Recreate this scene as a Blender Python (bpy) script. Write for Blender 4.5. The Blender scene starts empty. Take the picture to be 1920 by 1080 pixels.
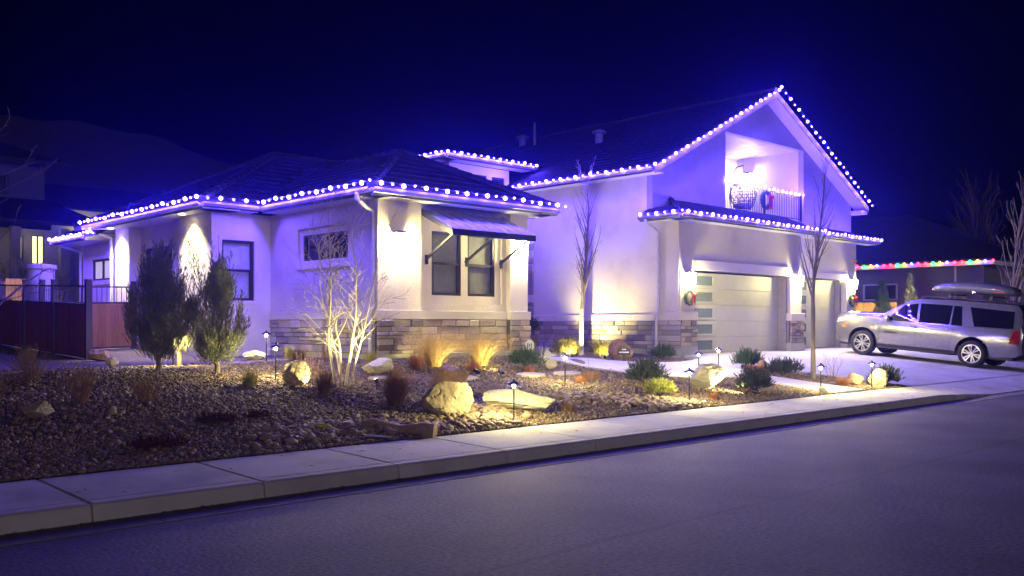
import bpy, bmesh, math, random
import numpy as np
from mathutils import Vector, Matrix, noise

# ------------------------------------------------------------------ camera, sky, light, exposure
scene = bpy.context.scene
C = scene.collection
R = math.radians

cam_d = bpy.data.cameras.new('camera')
cam_d.sensor_width = 36.0
cam_d.lens = 32.74
cam_d.shift_y = 0.0354
cam_d.clip_start = 0.1
cam_d.clip_end = 3000
cam = bpy.data.objects.new('camera', cam_d)
cam.location = (0, 0, 1.6)
cam.rotation_euler = (R(90), 0, R(46.5 - 90))
C.objects.link(cam)
scene.camera = cam

SUN_EL, SUN_AZ = 7.0, 205.0        # dim light from behind the camera
world = bpy.data.worlds.new('World')
scene.world = world
world.use_nodes = True
wt = world.node_tree
wt.nodes.clear()
w_out = wt.nodes.new('ShaderNodeOutputWorld')
w_bg = wt.nodes.new('ShaderNodeBackground')
w_sky = wt.nodes.new('ShaderNodeTexSky')
w_sky.sky_type = 'NISHITA'
w_sky.sun_disc = False
w_sky.sun_elevation = R(-3.5)
w_sky.sun_rotation = R(SUN_AZ)
w_sky.altitude = 1400
w_sky.ozone_density = 6.0
w_mul = wt.nodes.new('ShaderNodeMix')
w_mul.data_type = 'RGBA'
w_mul.blend_type = 'MULTIPLY'
w_mul.inputs[0].default_value = 1.0
w_mul.inputs[7].default_value = (0.006, 0.006, 1.0, 1)
wt.links.new(w_sky.outputs[0], w_mul.inputs[6])
wt.links.new(w_mul.outputs[2], w_bg.inputs[0])
w_bg.inputs[1].default_value = 0.055
wt.links.new(w_bg.outputs[0], w_out.inputs[0])

sun_d = bpy.data.lights.new('sun', 'SUN')
sun_d.energy = 0.26
sun_d.angle = R(12)
sun_d.color = (1.0, 0.82, 0.62)
sun = bpy.data.objects.new('sun', sun_d)
sun.rotation_euler = (R(90 - SUN_EL), 0, R(180 - SUN_AZ + 180))
sun.location = (-5, -12, 8)
C.objects.link(sun)

vs = scene.view_settings
vs.view_transform = 'Standard'
vs.look = 'None'
vs.exposure = 2.0
vs.gamma = 1.0
vs.use_curve_mapping = False
cy = scene.cycles
cy.use_denoising = True
cy.max_bounces = 5
cy.diffuse_bounces = 2
cy.glossy_bounces = 2
cy.transmission_bounces = 4
cy.transparent_max_bounces = 8
cy.sample_clamp_indirect = 4.0
cy.caustics_reflective = False
cy.caustics_refractive = False
cy.use_light_tree = True

# ------------------------------------------------------------------ materials
MATS = {}

def nt_new(name):
    m = bpy.data.materials.new(name)
    m.use_nodes = True
    t = m.node_tree
    b = t.nodes['Principled BSDF']
    MATS[name] = m
    return m, t, b

def N(t, kind, **kw):
    n = t.nodes.new(kind)
    for k, v in kw.items():
        setattr(n, k, v)
    return n

def ramp(t, stops):
    r = N(t, 'ShaderNodeValToRGB')
    e = r.color_ramp.elements
    while len(e) < len(stops):
        e.new(0.5)
    for i, (p, c) in enumerate(stops):
        e[i].position = p
        e[i].color = (c[0], c[1], c[2], 1)
    return r

def noisy(name, cols, scale=4.0, detail=8, rough=0.85, bump=0.0, bscale=None, coord='Object', metallic=0.0,
          spec=0.3, dist=0.02, rand=None, stretch=None, sheen=0.0):
    """principled material: colour from a noise ramp, relief from a second noise"""
    m, t, b = nt_new(name)
    tc = N(t, 'ShaderNodeTexCoord')
    src = tc.outputs[coord]
    if coord == 'Position':
        pass
    if stretch:
        mp = N(t, 'ShaderNodeMapping')
        mp.inputs['Scale'].default_value = stretch
        t.links.new(src, mp.inputs['Vector'])
        src = mp.outputs[0]
    nz = N(t, 'ShaderNodeTexNoise')
    nz.inputs['Scale'].default_value = scale
    nz.inputs['Detail'].default_value = detail
    nz.inputs['Roughness'].default_value = 0.6
    t.links.new(src, nz.inputs['Vector'])
    k = len(cols)
    r = ramp(t, [(0.3 + 0.4 * i / max(1, k - 1), c) for i, c in enumerate(cols)])
    t.links.new(nz.outputs[0], r.inputs[0])
    col = r.outputs[0]
    if rand:
        oi = N(t, 'ShaderNodeObjectInfo')
        rr = ramp(t, [(i / max(1, len(rand) - 1), c) for i, c in enumerate(rand)])
        t.links.new(oi.outputs['Random'], rr.inputs[0])
        mx = N(t, 'ShaderNodeMix', data_type='RGBA', blend_type='MULTIPLY')
        mx.inputs[0].default_value = 1.0
        t.links.new(col, mx.inputs[6])
        t.links.new(rr.outputs[0], mx.inputs[7])
        col = mx.outputs[2]
    t.links.new(col, b.inputs['Base Color'])
    b.inputs['Roughness'].default_value = rough
    b.inputs['Metallic'].default_value = metallic
    b.inputs['Specular IOR Level'].default_value = spec
    if bump:
        n2 = N(t, 'ShaderNodeTexNoise')
        n2.inputs['Scale'].default_value = bscale or scale * 8
        n2.inputs['Detail'].default_value = 6
        t.links.new(src, n2.inputs['Vector'])
        bp = N(t, 'ShaderNodeBump')
        bp.inputs['Strength'].default_value = bump
        bp.inputs['Distance'].default_value = dist
        t.links.new(n2.outputs[0], bp.inputs['Height'])
        t.links.new(bp.outputs[0], b.inputs['Normal'])
    return m

def plain(name, col, rough=0.5, metallic=0.0, spec=0.5, coat=0.0):
    m, t, b = nt_new(name)
    nz = N(t, 'ShaderNodeTexNoise')
    nz.inputs['Scale'].default_value = 9.0
    tc = N(t, 'ShaderNodeTexCoord')
    t.links.new(tc.outputs['Object'], nz.inputs['Vector'])
    r = ramp(t, [(0.3, [c * 0.9 for c in col]), (0.7, [min(1, c * 1.08) for c in col])])
    t.links.new(nz.outputs[0], r.inputs[0])
    t.links.new(r.outputs[0], b.inputs['Base Color'])
    b.inputs['Roughness'].default_value = rough
    b.inputs['Metallic'].default_value = metallic
    b.inputs['Specular IOR Level'].default_value = spec
    b.inputs['Coat Weight'].default_value = coat
    return m

def emit(name, col, strength):
    m, t, b = nt_new(name)
    b.inputs['Base Color'].default_value = (col[0], col[1], col[2], 1)
    b.inputs['Emission Color'].default_value = (col[0], col[1], col[2], 1)
    b.inputs['Emission Strength'].default_value = strength
    return m

def glassy(name, tint=(0.02, 0.025, 0.03), trans=0.94, rough=0.02):
    m, t, b = nt_new(name)
    t.nodes.remove(b)
    out = t.nodes['Material Output']
    tr = N(t, 'ShaderNodeBsdfTransparent')
    tr.inputs[0].default_value = (trans, trans, trans * 1.02, 1)
    gl = N(t, 'ShaderNodeBsdfGlossy')
    gl.inputs['Roughness'].default_value = rough
    ge = N(t, 'ShaderNodeNewGeometry')
    dt = N(t, 'ShaderNodeVectorMath', operation='DOT_PRODUCT')
    t.links.new(ge.outputs['Normal'], dt.inputs[0])
    t.links.new(ge.outputs['Incoming'], dt.inputs[1])
    ab = N(t, 'ShaderNodeMath', operation='ABSOLUTE')
    t.links.new(dt.outputs['Value'], ab.inputs[0])
    om = N(t, 'ShaderNodeMath', operation='SUBTRACT')
    om.inputs[0].default_value = 1.0
    t.links.new(ab.outputs[0], om.inputs[1])
    pw = N(t, 'ShaderNodeMath', operation='POWER')
    t.links.new(om.outputs[0], pw.inputs[0])
    pw.inputs[1].default_value = 5.0
    lw = N(t, 'ShaderNodeMath', operation='MULTIPLY_ADD')     # Schlick reflectance, same from both sides
    t.links.new(pw.outputs[0], lw.inputs[0])
    lw.inputs[1].default_value = 0.95
    lw.inputs[2].default_value = 0.05
    mx = N(t, 'ShaderNodeMixShader')
    t.links.new(lw.outputs[0], mx.inputs[0])
    t.links.new(tr.outputs[0], mx.inputs[1])
    t.links.new(gl.outputs[0], mx.inputs[2])
    t.links.new(mx.outputs[0], out.inputs[0])
    return m

noisy('stucco', [(0.58, 0.52, 0.455), (0.70, 0.63, 0.55), (0.73, 0.66, 0.58)], 0.9, 9, 0.9, 0.6, 42, dist=0.02)
noisy('stucco_trim', [(0.64, 0.575, 0.50), (0.71, 0.64, 0.56)], 2.0, 6, 0.85, 0.25, 60, dist=0.01)
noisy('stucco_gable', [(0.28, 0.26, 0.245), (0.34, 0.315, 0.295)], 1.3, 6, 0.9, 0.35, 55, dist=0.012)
noisy('mortar', [(0.07, 0.065, 0.06), (0.11, 0.10, 0.09)], 14, 6, 0.95, 0.4, 60)
noisy('stone', [(0.62, 0.60, 0.58), (0.95, 0.92, 0.88)], 7, 10, 0.9, 0.7, 26, dist=0.02,
      rand=[(0.40, 0.36, 0.34), (0.70, 0.60, 0.48), (0.34, 0.32, 0.35), (0.86, 0.77, 0.65), (0.24, 0.22, 0.215), (0.60, 0.48, 0.37), (0.82, 0.75, 0.68), (0.46, 0.43, 0.42), (0.30, 0.27, 0.27)])
noisy('plinth', [(0.40, 0.39, 0.36), (0.50, 0.48, 0.45)], 3, 8, 0.9, 0.3, 40)
noisy('concrete', [(0.40, 0.39, 0.37), (0.49, 0.475, 0.45), (0.53, 0.515, 0.49)], 1.6, 10, 0.88, 0.25, 90, dist=0.006)
noisy('concrete_slab', [(0.40, 0.385, 0.37), (0.57, 0.555, 0.535), (0.64, 0.62, 0.60)], 1.4, 12, 0.88, 0.35, 110, dist=0.005,
      rand=[(0.88, 0.88, 0.9), (1.0, 0.99, 0.97), (0.93, 0.92, 0.92), (1.0, 1.0, 1.0)], stretch=(1, 1, 1))
noisy('concrete_drive', [(0.44, 0.43, 0.415), (0.57, 0.555, 0.54), (0.63, 0.61, 0.595)], 0.8, 12, 0.85, 0.3, 100, dist=0.005,
      rand=[(0.93, 0.93, 0.94), (1.0, 1.0, 1.0)])
noisy('gutter_concrete', [(0.16, 0.155, 0.15), (0.25, 0.24, 0.235)], 1.6, 10, 0.9, 0.3, 90, dist=0.005)
noisy('roof_tile', [(0.013, 0.012, 0.014), (0.030, 0.027, 0.030)], 5, 8, 0.9, 0.4, 40, spec=0.12)
noisy('soffit', [(0.52, 0.50, 0.46), (0.58, 0.56, 0.52)], 3, 4, 0.8)
noisy('fascia', [(0.10, 0.095, 0.10), (0.13, 0.125, 0.13)], 3, 4, 0.6)
plain('gutter', (0.12, 0.115, 0.12), 0.5)
plain('downspout', (0.58, 0.56, 0.52), 0.5)
plain('dark_frame', (0.022, 0.022, 0.026), 0.45)
plain('white_frame', (0.7, 0.7, 0.68), 0.45)
plain('dark_metal', (0.03, 0.03, 0.035), 0.4, 0.6)
plain('black_wire', (0.012, 0.012, 0.014), 0.6)
plain('awning_metal', (0.50, 0.50, 0.55), 0.25, 0.15)
plain('blind', (0.5, 0.5, 0.43), 0.7)
plain('blind_pale', (0.8, 0.8, 0.78), 0.7)
plain('room_dark', (0.05, 0.045, 0.045), 0.9)
glassy('glass')
glassy('car_glass', trans=0.10, rough=0.01)
noisy('garage_door', [(0.46, 0.45, 0.41), (0.53, 0.52, 0.47)], 2, 4, 0.6, 0.05, 90, dist=0.003)
plain('frosted_pane', (0.16, 0.21, 0.20), 0.25)
plain('door_trim', (0.30, 0.27, 0.25), 0.6)
noisy('plank_ceiling', [(0.36, 0.30, 0.22), (0.47, 0.41, 0.32)], 6, 8, 0.6, 0.2, 40, stretch=(0.6, 9, 1))
noisy('fence_wood', [(0.20, 0.075, 0.035), (0.32, 0.13, 0.06)], 5, 9, 0.75, 0.3, 30, stretch=(5, 5, 0.5),
      rand=[(0.75, 0.75, 0.78), (1.1, 1.05, 1.0), (0.9, 0.85, 0.85)])
noisy('cedar', [(0.46, 0.22, 0.07), (0.62, 0.33, 0.12)], 5, 9, 0.7, 0.3, 30, stretch=(5, 5, 0.5), rand=[(0.8, 0.8, 0.8), (1, 1, 1)])
plain('fence_post', (0.085, 0.07, 0.07), 0.55)
noisy('boulder', [(0.27, 0.21, 0.14), (0.42, 0.35, 0.25), (0.50, 0.43, 0.32)], 2.6, 12, 0.95, 0.8, 13, dist=0.03)
noisy('boulder_red', [(0.20, 0.12, 0.08), (0.34, 0.22, 0.15), (0.42, 0.31, 0.23)], 3.2, 12, 0.95, 0.8, 13, dist=0.03)
noisy('boulder_white', [(0.42, 0.38, 0.30), (0.58, 0.54, 0.45), (0.62, 0.58, 0.5)], 2.6, 12, 0.95, 0.8, 13, dist=0.03)
noisy('flagstone', [(0.34, 0.29, 0.24), (0.46, 0.41, 0.34)], 3, 8, 0.9, 0.5, 30)
noisy('hill_grass', [(0.04, 0.033, 0.024), (0.07, 0.056, 0.042), (0.055, 0.048, 0.03)], 0.02, 10, 0.95)
noisy('bark_white', [(0.42, 0.36, 0.30), (0.60, 0.54, 0.47)], 8, 8, 0.85, 0.4, 60, stretch=(1, 1, 0.3))
noisy('bark_grey', [(0.16, 0.13, 0.115), (0.27, 0.23, 0.2)], 9, 8, 0.9, 0.5, 50, stretch=(1, 1, 0.3))
noisy('bark_dark', [(0.10, 0.07, 0.065), (0.17, 0.12, 0.11)], 9, 8, 0.9, 0.5, 50)
noisy('twig_brown', [(0.19, 0.11, 0.075), (0.29, 0.18, 0.12)], 9, 4, 0.9)
noisy('juniper', [(0.13, 0.145, 0.075), (0.24, 0.25, 0.13), (0.33, 0.33, 0.18)], 3.5, 6, 0.75)
noisy('juniper_bronze', [(0.10, 0.105, 0.065), (0.19, 0.19, 0.115), (0.27, 0.26, 0.16)], 3.5, 6, 0.75)
noisy('mugo', [(0.030, 0.062, 0.022), (0.062, 0.115, 0.035), (0.095, 0.15, 0.045)], 5, 6, 0.65)
noisy('mugo_dark', [(0.020, 0.036, 0.017), (0.045, 0.066, 0.028), (0.07, 0.08, 0.035)], 5, 6, 0.65)
noisy('mugo_yellow', [(0.14, 0.16, 0.025), (0.28, 0.29, 0.04), (0.36, 0.35, 0.06)], 5, 6, 0.65)
noisy('broom', [(0.15, 0.14, 0.03), (0.30, 0.26, 0.05), (0.40, 0.33, 0.07)], 5, 6, 0.7)
noisy('straw', [(0.34, 0.22, 0.075), (0.50, 0.34, 0.13), (0.58, 0.42, 0.18)], 7, 5, 0.75)
noisy('straw_green', [(0.22, 0.20, 0.05), (0.40, 0.34, 0.09)], 7, 5, 0.75)
noisy('straw_brown', [(0.16, 0.085, 0.045), (0.28, 0.16, 0.085), (0.34, 0.21, 0.11)], 7, 5, 0.8)
noisy('sedum_red', [(0.06, 0.022, 0.022), (0.12, 0.045, 0.035)], 9, 5, 0.85)
noisy('dead_leaf', [(0.16, 0.09, 0.04), (0.30, 0.19, 0.09)], 20, 4, 0.8)
noisy('rust_plant', [(0.27, 0.10, 0.045), (0.40, 0.17, 0.07)], 9, 5, 0.85)
noisy('fir', [(0.026, 0.055, 0.024), (0.07, 0.11, 0.045)], 4, 6, 0.75)
noisy('wreath_green', [(0.02, 0.06, 0.022), (0.05, 0.12, 0.04)], 8, 5, 0.7)
plain('ribbon_red', (0.55, 0.018, 0.02), 0.45)
plain('pot', (0.20, 0.15, 0.14), 0.6)
plain('car_paint', (0.29, 0.285, 0.28), 0.22, 0.65, 0.5, 1.0)
plain('tyre', (0.016, 0.016, 0.017), 0.85)
plain('rim_silver', (0.62, 0.62, 0.63), 0.28, 0.9)
plain('rim_dark', (0.03, 0.03, 0.032), 0.4, 0.5)
plain('black_plastic', (0.022, 0.022, 0.024), 0.6)
plain('chrome', (0.75, 0.75, 0.76), 0.15, 1.0)
plain('lens_red', (0.28, 0.012, 0.012), 0.12)
plain('lens_clear', (0.55, 0.55, 0.55), 0.1)
plain('lens_amber', (0.75, 0.17, 0.02), 0.2)
plain('cargo_box', (0.12, 0.12, 0.13), 0.3, 0.1, 0.5, 0.6)
plain('siding', (0.22, 0.20, 0.20), 0.75)
plain('siding_dark', (0.07, 0.065, 0.065), 0.8)
plain('cream_wall', (0.22, 0.20, 0.16), 0.8)
plain('sign_white', (0.75, 0.75, 0.75), 0.4)
plain('sign_blue', (0.05, 0.10, 0.45), 0.4)
plain('sign_dark', (0.05, 0.04, 0.035), 0.5)
plain('wicker', (0.06, 0.05, 0.045), 0.7)
plain('rope_yellow', (0.55, 0.44, 0.06), 0.7)
plain('blue_plastic', (0.42, 0.46, 0.75), 0.12, 0.0, 0.8, 1.0)
BLUE = (0.115, 0.06, 1.0)
WARM = (1.0, 0.87, 0.34)
emit('bulb_blue', BLUE, 14)
emit('bulb_blue_small', BLUE, 14)
emit('sconce_glow', WARM, 125)
emit('sconce_glow_hot', WARM, 170)
emit('path_glow', WARM, 12)
emit('path_glow_dim', WARM, 6)
emit('spot_lens', WARM, 12)
emit('soffit_lens', WARM, 12)
emit('window_lit', (1.0, 0.93, 0.55), 0.16)
emit('window_lit_far', (1.0, 0.80, 0.32), 0.6)
emit('balcony_glow', WARM, 45)
emit('bulb_red', (1.0, 0.012, 0.03), 9)
emit('bulb_green', (0.01, 1.0, 0.22), 6)
emit('bulb_orange', (1.0, 0.36, 0.02), 7)
emit('bulb_cblue', (0.06, 0.06, 1.0), 12)

for k_ in ('bulb_blue', 'bulb_blue_small', 'path_glow', 'path_glow_dim', 'spot_lens', 'soffit_lens', 'bulb_red', 'bulb_green', 'bulb_orange', 'bulb_cblue', 'window_lit_far'):
    MATS[k_].cycles.emission_sampling = 'NONE'     # their light is carried by the lamp in each fixture

# asphalt: dark binder, pale aggregate specks, worn band and a paving seam
def make_asphalt():
    m, t, b = nt_new('asphalt')
    tc = N(t, 'ShaderNodeTexCoord')
    vo = N(t, 'ShaderNodeTexVoronoi')
    vo.inputs['Scale'].default_value = 70
    t.links.new(tc.outputs['Object'], vo.inputs['Vector'])
    n1 = N(t, 'ShaderNodeTexNoise')
    n1.inputs['Scale'].default_value = 0.7
    n1.inputs['Detail'].default_value = 6
    t.links.new(tc.outputs['Object'], n1.inputs['Vector'])
    n2 = N(t, 'ShaderNodeTexNoise')
    n2.inputs['Scale'].default_value = 26
    n2.inputs['Detail'].default_value = 8
    t.links.new(tc.outputs['Object'], n2.inputs['Vector'])
    r1 = ramp(t, [(0.35, (0.064, 0.053, 0.084)), (0.65, (0.128, 0.107, 0.162))])  # violet cast of the blue lights mixed into the road colour
    t.links.new(n1.outputs[0], r1.inputs[0])
    r2 = ramp(t, [(0.32, (0.40, 0.40, 0.40)), (0.6, (1.1, 1.1, 1.1)), (0.8, (1.5, 1.45, 1.4))])
    t.links.new(n2.outputs[0], r2.inputs[0])
    mx = N(t, 'ShaderNodeMix', data_type='RGBA', blend_type='MULTIPLY')
    mx.inputs[0].default_value = 1.0
    t.links.new(r1.outputs[0], mx.inputs[6])
    t.links.new(r2.outputs[0], mx.inputs[7])
    # sparse pale chips
    r3 = ramp(t, [(0.965, (0, 0, 0)), (0.985, (1, 1, 1))])
    t.links.new(vo.outputs['Color'], r3.inputs[0])
    mx2 = N(t, 'ShaderNodeMix', data_type='RGBA', blend_type='MIX')
    t.links.new(r3.outputs[0], mx2.inputs[0])
    t.links.new(mx.outputs[2], mx2.inputs[6])
    mx2.inputs[7].default_value = (0.30, 0.28, 0.27, 1)
    # paving seam along the street: dark ragged line at Y = 4.35
    sx = N(t, 'ShaderNodeSeparateXYZ')
    t.links.new(tc.outputs['Object'], sx.inputs[0])
    n4 = N(t, 'ShaderNodeTexNoise')
    n4.inputs['Scale'].default_value = 1.2
    n4.inputs['Detail'].default_value = 10
    t.links.new(tc.outputs['Object'], n4.inputs['Vector'])
    a1 = N(t, 'ShaderNodeMath', operation='MULTIPLY_ADD')
    t.links.new(n4.outputs[0], a1.inputs[0])
    a1.inputs[1].default_value = 0.16
    t.links.new(sx.outputs[1], a1.inputs[2])
    a2 = N(t, 'ShaderNodeMath', operation='SUBTRACT')
    t.links.new(a1.outputs[0], a2.inputs[0])
    a2.inputs[1].default_value = 4.60
    a3 = N(t, 'ShaderNodeMath', operation='ABSOLUTE')
    t.links.new(a2.outputs[0], a3.inputs[0])
    r4 = ramp(t, [(0.0, (0.50, 0.50, 0.50)), (0.035, (0.95, 0.95, 0.95)), (0.06, (1, 1, 1))])
    t.links.new(a3.outputs[0], r4.inputs[0])
    mx3 = N(t, 'ShaderNodeMix', data_type='RGBA', blend_type='MULTIPLY')
    mx3.inputs[0].default_value = 1.0
    t.links.new(mx2.outputs[2], mx3.inputs[6])
    t.links.new(r4.outputs[0], mx3.inputs[7])
    vc = N(t, 'ShaderNodeTexVoronoi', feature='DISTANCE_TO_EDGE')
    vc.inputs['Scale'].default_value = 0.33
    nw = N(t, 'ShaderNodeTexNoise')
    nw.inputs['Scale'].default_value = 1.7
    nw.inputs['Detail'].default_value = 9
    t.links.new(tc.outputs['Object'], nw.inputs['Vector'])
    av = N(t, 'ShaderNodeVectorMath', operation='MULTIPLY_ADD')
    t.links.new(nw.outputs['Color'], av.inputs[0])
    av.inputs[1].default_value = (0.9, 0.9, 0)
    t.links.new(tc.outputs['Object'], av.inputs[2])
    t.links.new(av.outputs[0], vc.inputs['Vector'])
    r5 = ramp(t, [(0.0, (0.62, 0.62, 0.62)), (0.0022, (0.75, 0.75, 0.75)), (0.006, (1, 1, 1))])
    t.links.new(vc.outputs['Distance'], r5.inputs[0])
    mx4 = N(t, 'ShaderNodeMix', data_type='RGBA', blend_type='MULTIPLY')
    mx4.inputs[0].default_value = 0.8
    t.links.new(mx3.outputs[2], mx4.inputs[6])
    t.links.new(r5.outputs[0], mx4.inputs[7])
    t.links.new(mx4.outputs[2], b.inputs['Base Color'])
    b.inputs['Roughness'].default_value = 0.78
    b.inputs['Specular IOR Level'].default_value = 0.35
    bp = N(t, 'ShaderNodeBump')
    bp.inputs['Strength'].default_value = 0.75
    bp.inputs['Distance'].default_value = 0.010
    t.links.new(n2.outputs[0], bp.inputs['Height'])
    t.links.new(bp.outputs[0], b.inputs['Normal'])
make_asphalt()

# loose gravel: tone is stored per stone
def make_gravel(name, stops):
    m, t, b = nt_new(name)
    at = N(t, 'ShaderNodeAttribute', attribute_name='tone')
    r = ramp(t, stops)
    t.links.new(at.outputs['Fac'], r.inputs[0])
    t.links.new(r.outputs[0], b.inputs['Base Color'])
    b.inputs['Roughness'].default_value = 0.8
    b.inputs['Specular IOR Level'].default_value = 0.45
make_gravel('gravel_stone', [(0.0, (0.07, 0.047, 0.035)), (0.4, (0.19, 0.13, 0.085)), (0.75, (0.30, 0.22, 0.155)), (0.92, (0.40, 0.34, 0.28)), (1.0, (0.60, 0.56, 0.52))])
make_gravel('cobble', [(0.0, (0.16, 0.11, 0.075)), (0.5, (0.30, 0.22, 0.15)), (1.0, (0.46, 0.37, 0.28))])
noisy('gravel_bed', [(0.05, 0.04, 0.033), (0.15, 0.12, 0.095), (0.27, 0.23, 0.19)], 28, 10, 0.9, 1.0, 42, dist=0.03)

# ------------------------------------------------------------------ mesh helpers
class MB:
    def __init__(s):
        s.v = []
        s.f = []
    def add(s, vs_, fs_):
        o = len(s.v)
        s.v.extend(tuple(p) for p in vs_)
        s.f.extend(tuple(i + o for i in f) for f in fs_)
        return s
    def quad(s, a, b, c, d):
        return s.add([a, b, c, d], [(0, 1, 2, 3)])
    def box(s, x0, x1, y0, y1, z0, z1):
        return s.add([(x0, y0, z0), (x1, y0, z0), (x1, y1, z0), (x0, y1, z0), (x0, y0, z1), (x1, y0, z1), (x1, y1, z1), (x0, y1, z1)],
                     [(3, 2, 1, 0), (4, 5, 6, 7), (0, 1, 5, 4), (1, 2, 6, 5), (2, 3, 7, 6), (3, 0, 4, 7)])
    def bar(s, a, b, w, h, up=(0, 0, 1)):
        """rectangular bar from a to b, w wide and h high"""
        a, b = Vector(a), Vector(b)
        d = (b - a).normalized()
        sd = d.cross(Vector(up))
        if sd.length < 1e-5:
            sd = d.cross(Vector((1, 0, 0)))
        sd.normalize()
        u = sd.cross(d)
        vs_ = []
        for p in (a, b):
            for i, j in ((-1, -1), (1, -1), (1, 1), (-1, 1)):
                vs_.append(p + sd * (i * w / 2) + u * (j * h / 2))
        return s.add(vs_, [(3, 2, 1, 0), (4, 5, 6, 7), (0, 1, 5, 4), (1, 2, 6, 5), (2, 3, 7, 6), (3, 0, 4, 7)])
    def tube(s, pts, rad, n=6, cap=True):
        pts = [Vector(p) for p in pts]
        if not isinstance(rad, (list, tuple)):
            rad = [rad] * len(pts)
        d0 = (pts[1] - pts[0]).normalized()
        ref = Vector((0, 0, 1)) if abs(d0.z) < 0.9 else Vector((1, 0, 0))
        sd = d0.cross(ref).normalized()
        rings = []
        vs_, fs_ = [], []
        for i, p in enumerate(pts):
            d = (pts[min(i + 1, len(pts) - 1)] - pts[max(i - 1, 0)])
            if d.length < 1e-9:
                d = d0
            d.normalize()
            sd = (sd - d * sd.dot(d))
            if sd.length < 1e-6:
                sd = d.orthogonal()
            sd.normalize()
            u = d.cross(sd)
            for k in range(n):
                a = 2 * math.pi * k / n
                vs_.append(p + (sd * math.cos(a) + u * math.sin(a)) * rad[i])
        m = len(pts)
        for i in range(m - 1):
            for k in range(n):
                k2 = (k + 1) % n
                fs_.append((i * n + k, i * n + k2, (i + 1) * n + k2, (i + 1) * n + k))
        if cap:
            fs_.append(tuple(range(n - 1, -1, -1)))
            fs_.append(tuple(range((m - 1) * n, m * n)))
        return s.add(vs_, fs_)
    def lathe(s, prof, n=16, axis='Z', c=(0, 0, 0)):
        vs_, fs_ = [], []
        for r, z in prof:
            for k in range(n):
                a = 2 * math.pi * k / n
                p = (r * math.cos(a), r * math.sin(a), z)
                if axis == 'X':
                    p = (p[2], p[0], p[1])
                vs_.append((p[0] + c[0], p[1] + c[1], p[2] + c[2]))
        for i in range(len(prof) - 1):
            for k in range(n):
                k2 = (k + 1) % n
                fs_.append((i * n + k, i * n + k2, (i + 1) * n + k2, (i + 1) * n + k))
        return s.add(vs_, fs_)
    def prism(s, poly, off):
        """solid from a planar polygon swept by the vector off"""
        n = len(poly)
        o = Vector(off)
        a = [Vector(p) for p in poly]
        return s.add(a + [p + o for p in a],
                     [tuple(range(n - 1, -1, -1)), tuple(range(n, 2 * n))] + [(i, (i + 1) % n, n + (i + 1) % n, n + i) for i in range(n)])
    def mesh(s, name, mat, smooth=False, sharp=None, bevel=0.0):
        me = bpy.data.meshes.new(name)
        me.from_pydata(s.v, [], s.f)
        if bevel:
            bm = bmesh.new()
            bm.from_mesh(me)
            bmesh.ops.remove_doubles(bm, verts=bm.verts, dist=1e-5)
            bmesh.ops.recalc_face_normals(bm, faces=bm.faces)
            ed = [e for e in bm.edges if len(e.link_faces) == 2 and e.calc_face_angle(0) > 0.5]
            bmesh.ops.bevel(bm, geom=ed, offset=bevel, segments=2, affect='EDGES', profile=0.5)
            bm.to_mesh(me)
            bm.free()
        me.materials.append(MATS[mat])
        if smooth:
            me.polygons.foreach_set('use_smooth', [True] * len(me.polygons))
            if sharp:
                me.set_sharp_from_angle(angle=R(sharp))
        me.update()
        return me
    def build(s, name, mat, parent=None, smooth=False, sharp=None, bevel=0.0, local=False):
        me = s.mesh(name, mat, smooth, sharp, bevel)
        return link(name, me, parent, local)

def link(name, me, parent=None, local=False):
    o = bpy.data.objects.new(name, me)
    C.objects.link(o)
    if parent is not None:
        o.parent = parent
        if parent.type == 'EMPTY' and not local:
            o.location = -Vector(parent.location)
    return o

def tag(o, label=None, cat=None, group=None, kind=None):
    if label: o['label'] = label
    if cat: o['category'] = cat
    if group: o['group'] = group
    if kind: o['kind'] = kind
    return o

def thing(name, loc, label, cat, group=None, rz=0.0):
    o = bpy.data.objects.new(name, None)
    o.empty_display_size = 0.2
    C.objects.link(o)
    o.location = loc
    o.rotation_euler = (0, 0, rz)
    return tag(o, label, cat, group)

def lamp(name, kind, loc, energy, col=WARM, target=None, spot=70, blend=0.6, radius=0.04, parent=None, local=False):
    l = bpy.data.lights.new(name, kind)
    l.energy = energy
    l.color = col
    l.shadow_soft_size = radius
    if kind == 'SPOT':
        l.spot_size = R(spot)
        l.spot_blend = blend
    o = bpy.data.objects.new(name, l)
    C.objects.link(o)
    o.location = loc
    if target is not None:
        d = Vector(target) - Vector(loc)
        o.rotation_euler = d.to_track_quat('-Z', 'Y').to_euler()
    if parent is not None:
        o.parent = parent
        if not local:
            o.location = Vector(loc) - Vector(parent.location)
    return o

def ss(a, b, x):
    t = max(0.0, min(1.0, (x - a) / (b - a)))
    return t * t * (3 - 2 * t)

# ------------------------------------------------------------------ the ground
def zt(x, y):
    """finished grade of the front yard"""
    zh = 0.84 + 0.06 * ss(8, 11, x) - 0.24 * ss(13.5, 19.5, x)
    t = max(0.0, min(1.0, (y - 9.2) / 5.9))
    t = t - 0.12 * math.sin(2 * math.pi * t) / (2 * math.pi)
    z = 0.185 + (zh - 0.185) * t
    if y > 9.6 and y < 15 and x < 18:
        k = ss(9.6, 11, y) * (1 - ss(13.5, 15, y)) * (1 - ss(16, 18, x))
        z += 0.05 * k * noise.noise(Vector((x * 0.35, y * 0.5, 3.1)))
    if x < 9.5 and y > 20:
        z += 0.034 * (y - 20)
    return z
def zdrive(y):
    return 0.18 + 0.0862 * (y - 9.2)
def fix_sun():
    to_sun = Vector((-math.sin(R(SUN_AZ - 180)), -math.cos(R(SUN_AZ - 180)), math.tan(R(SUN_EL))))
    sun.rotation_euler = (-to_sun).to_track_quat('-Z', 'Y').to_euler()
fix_sun()

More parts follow.
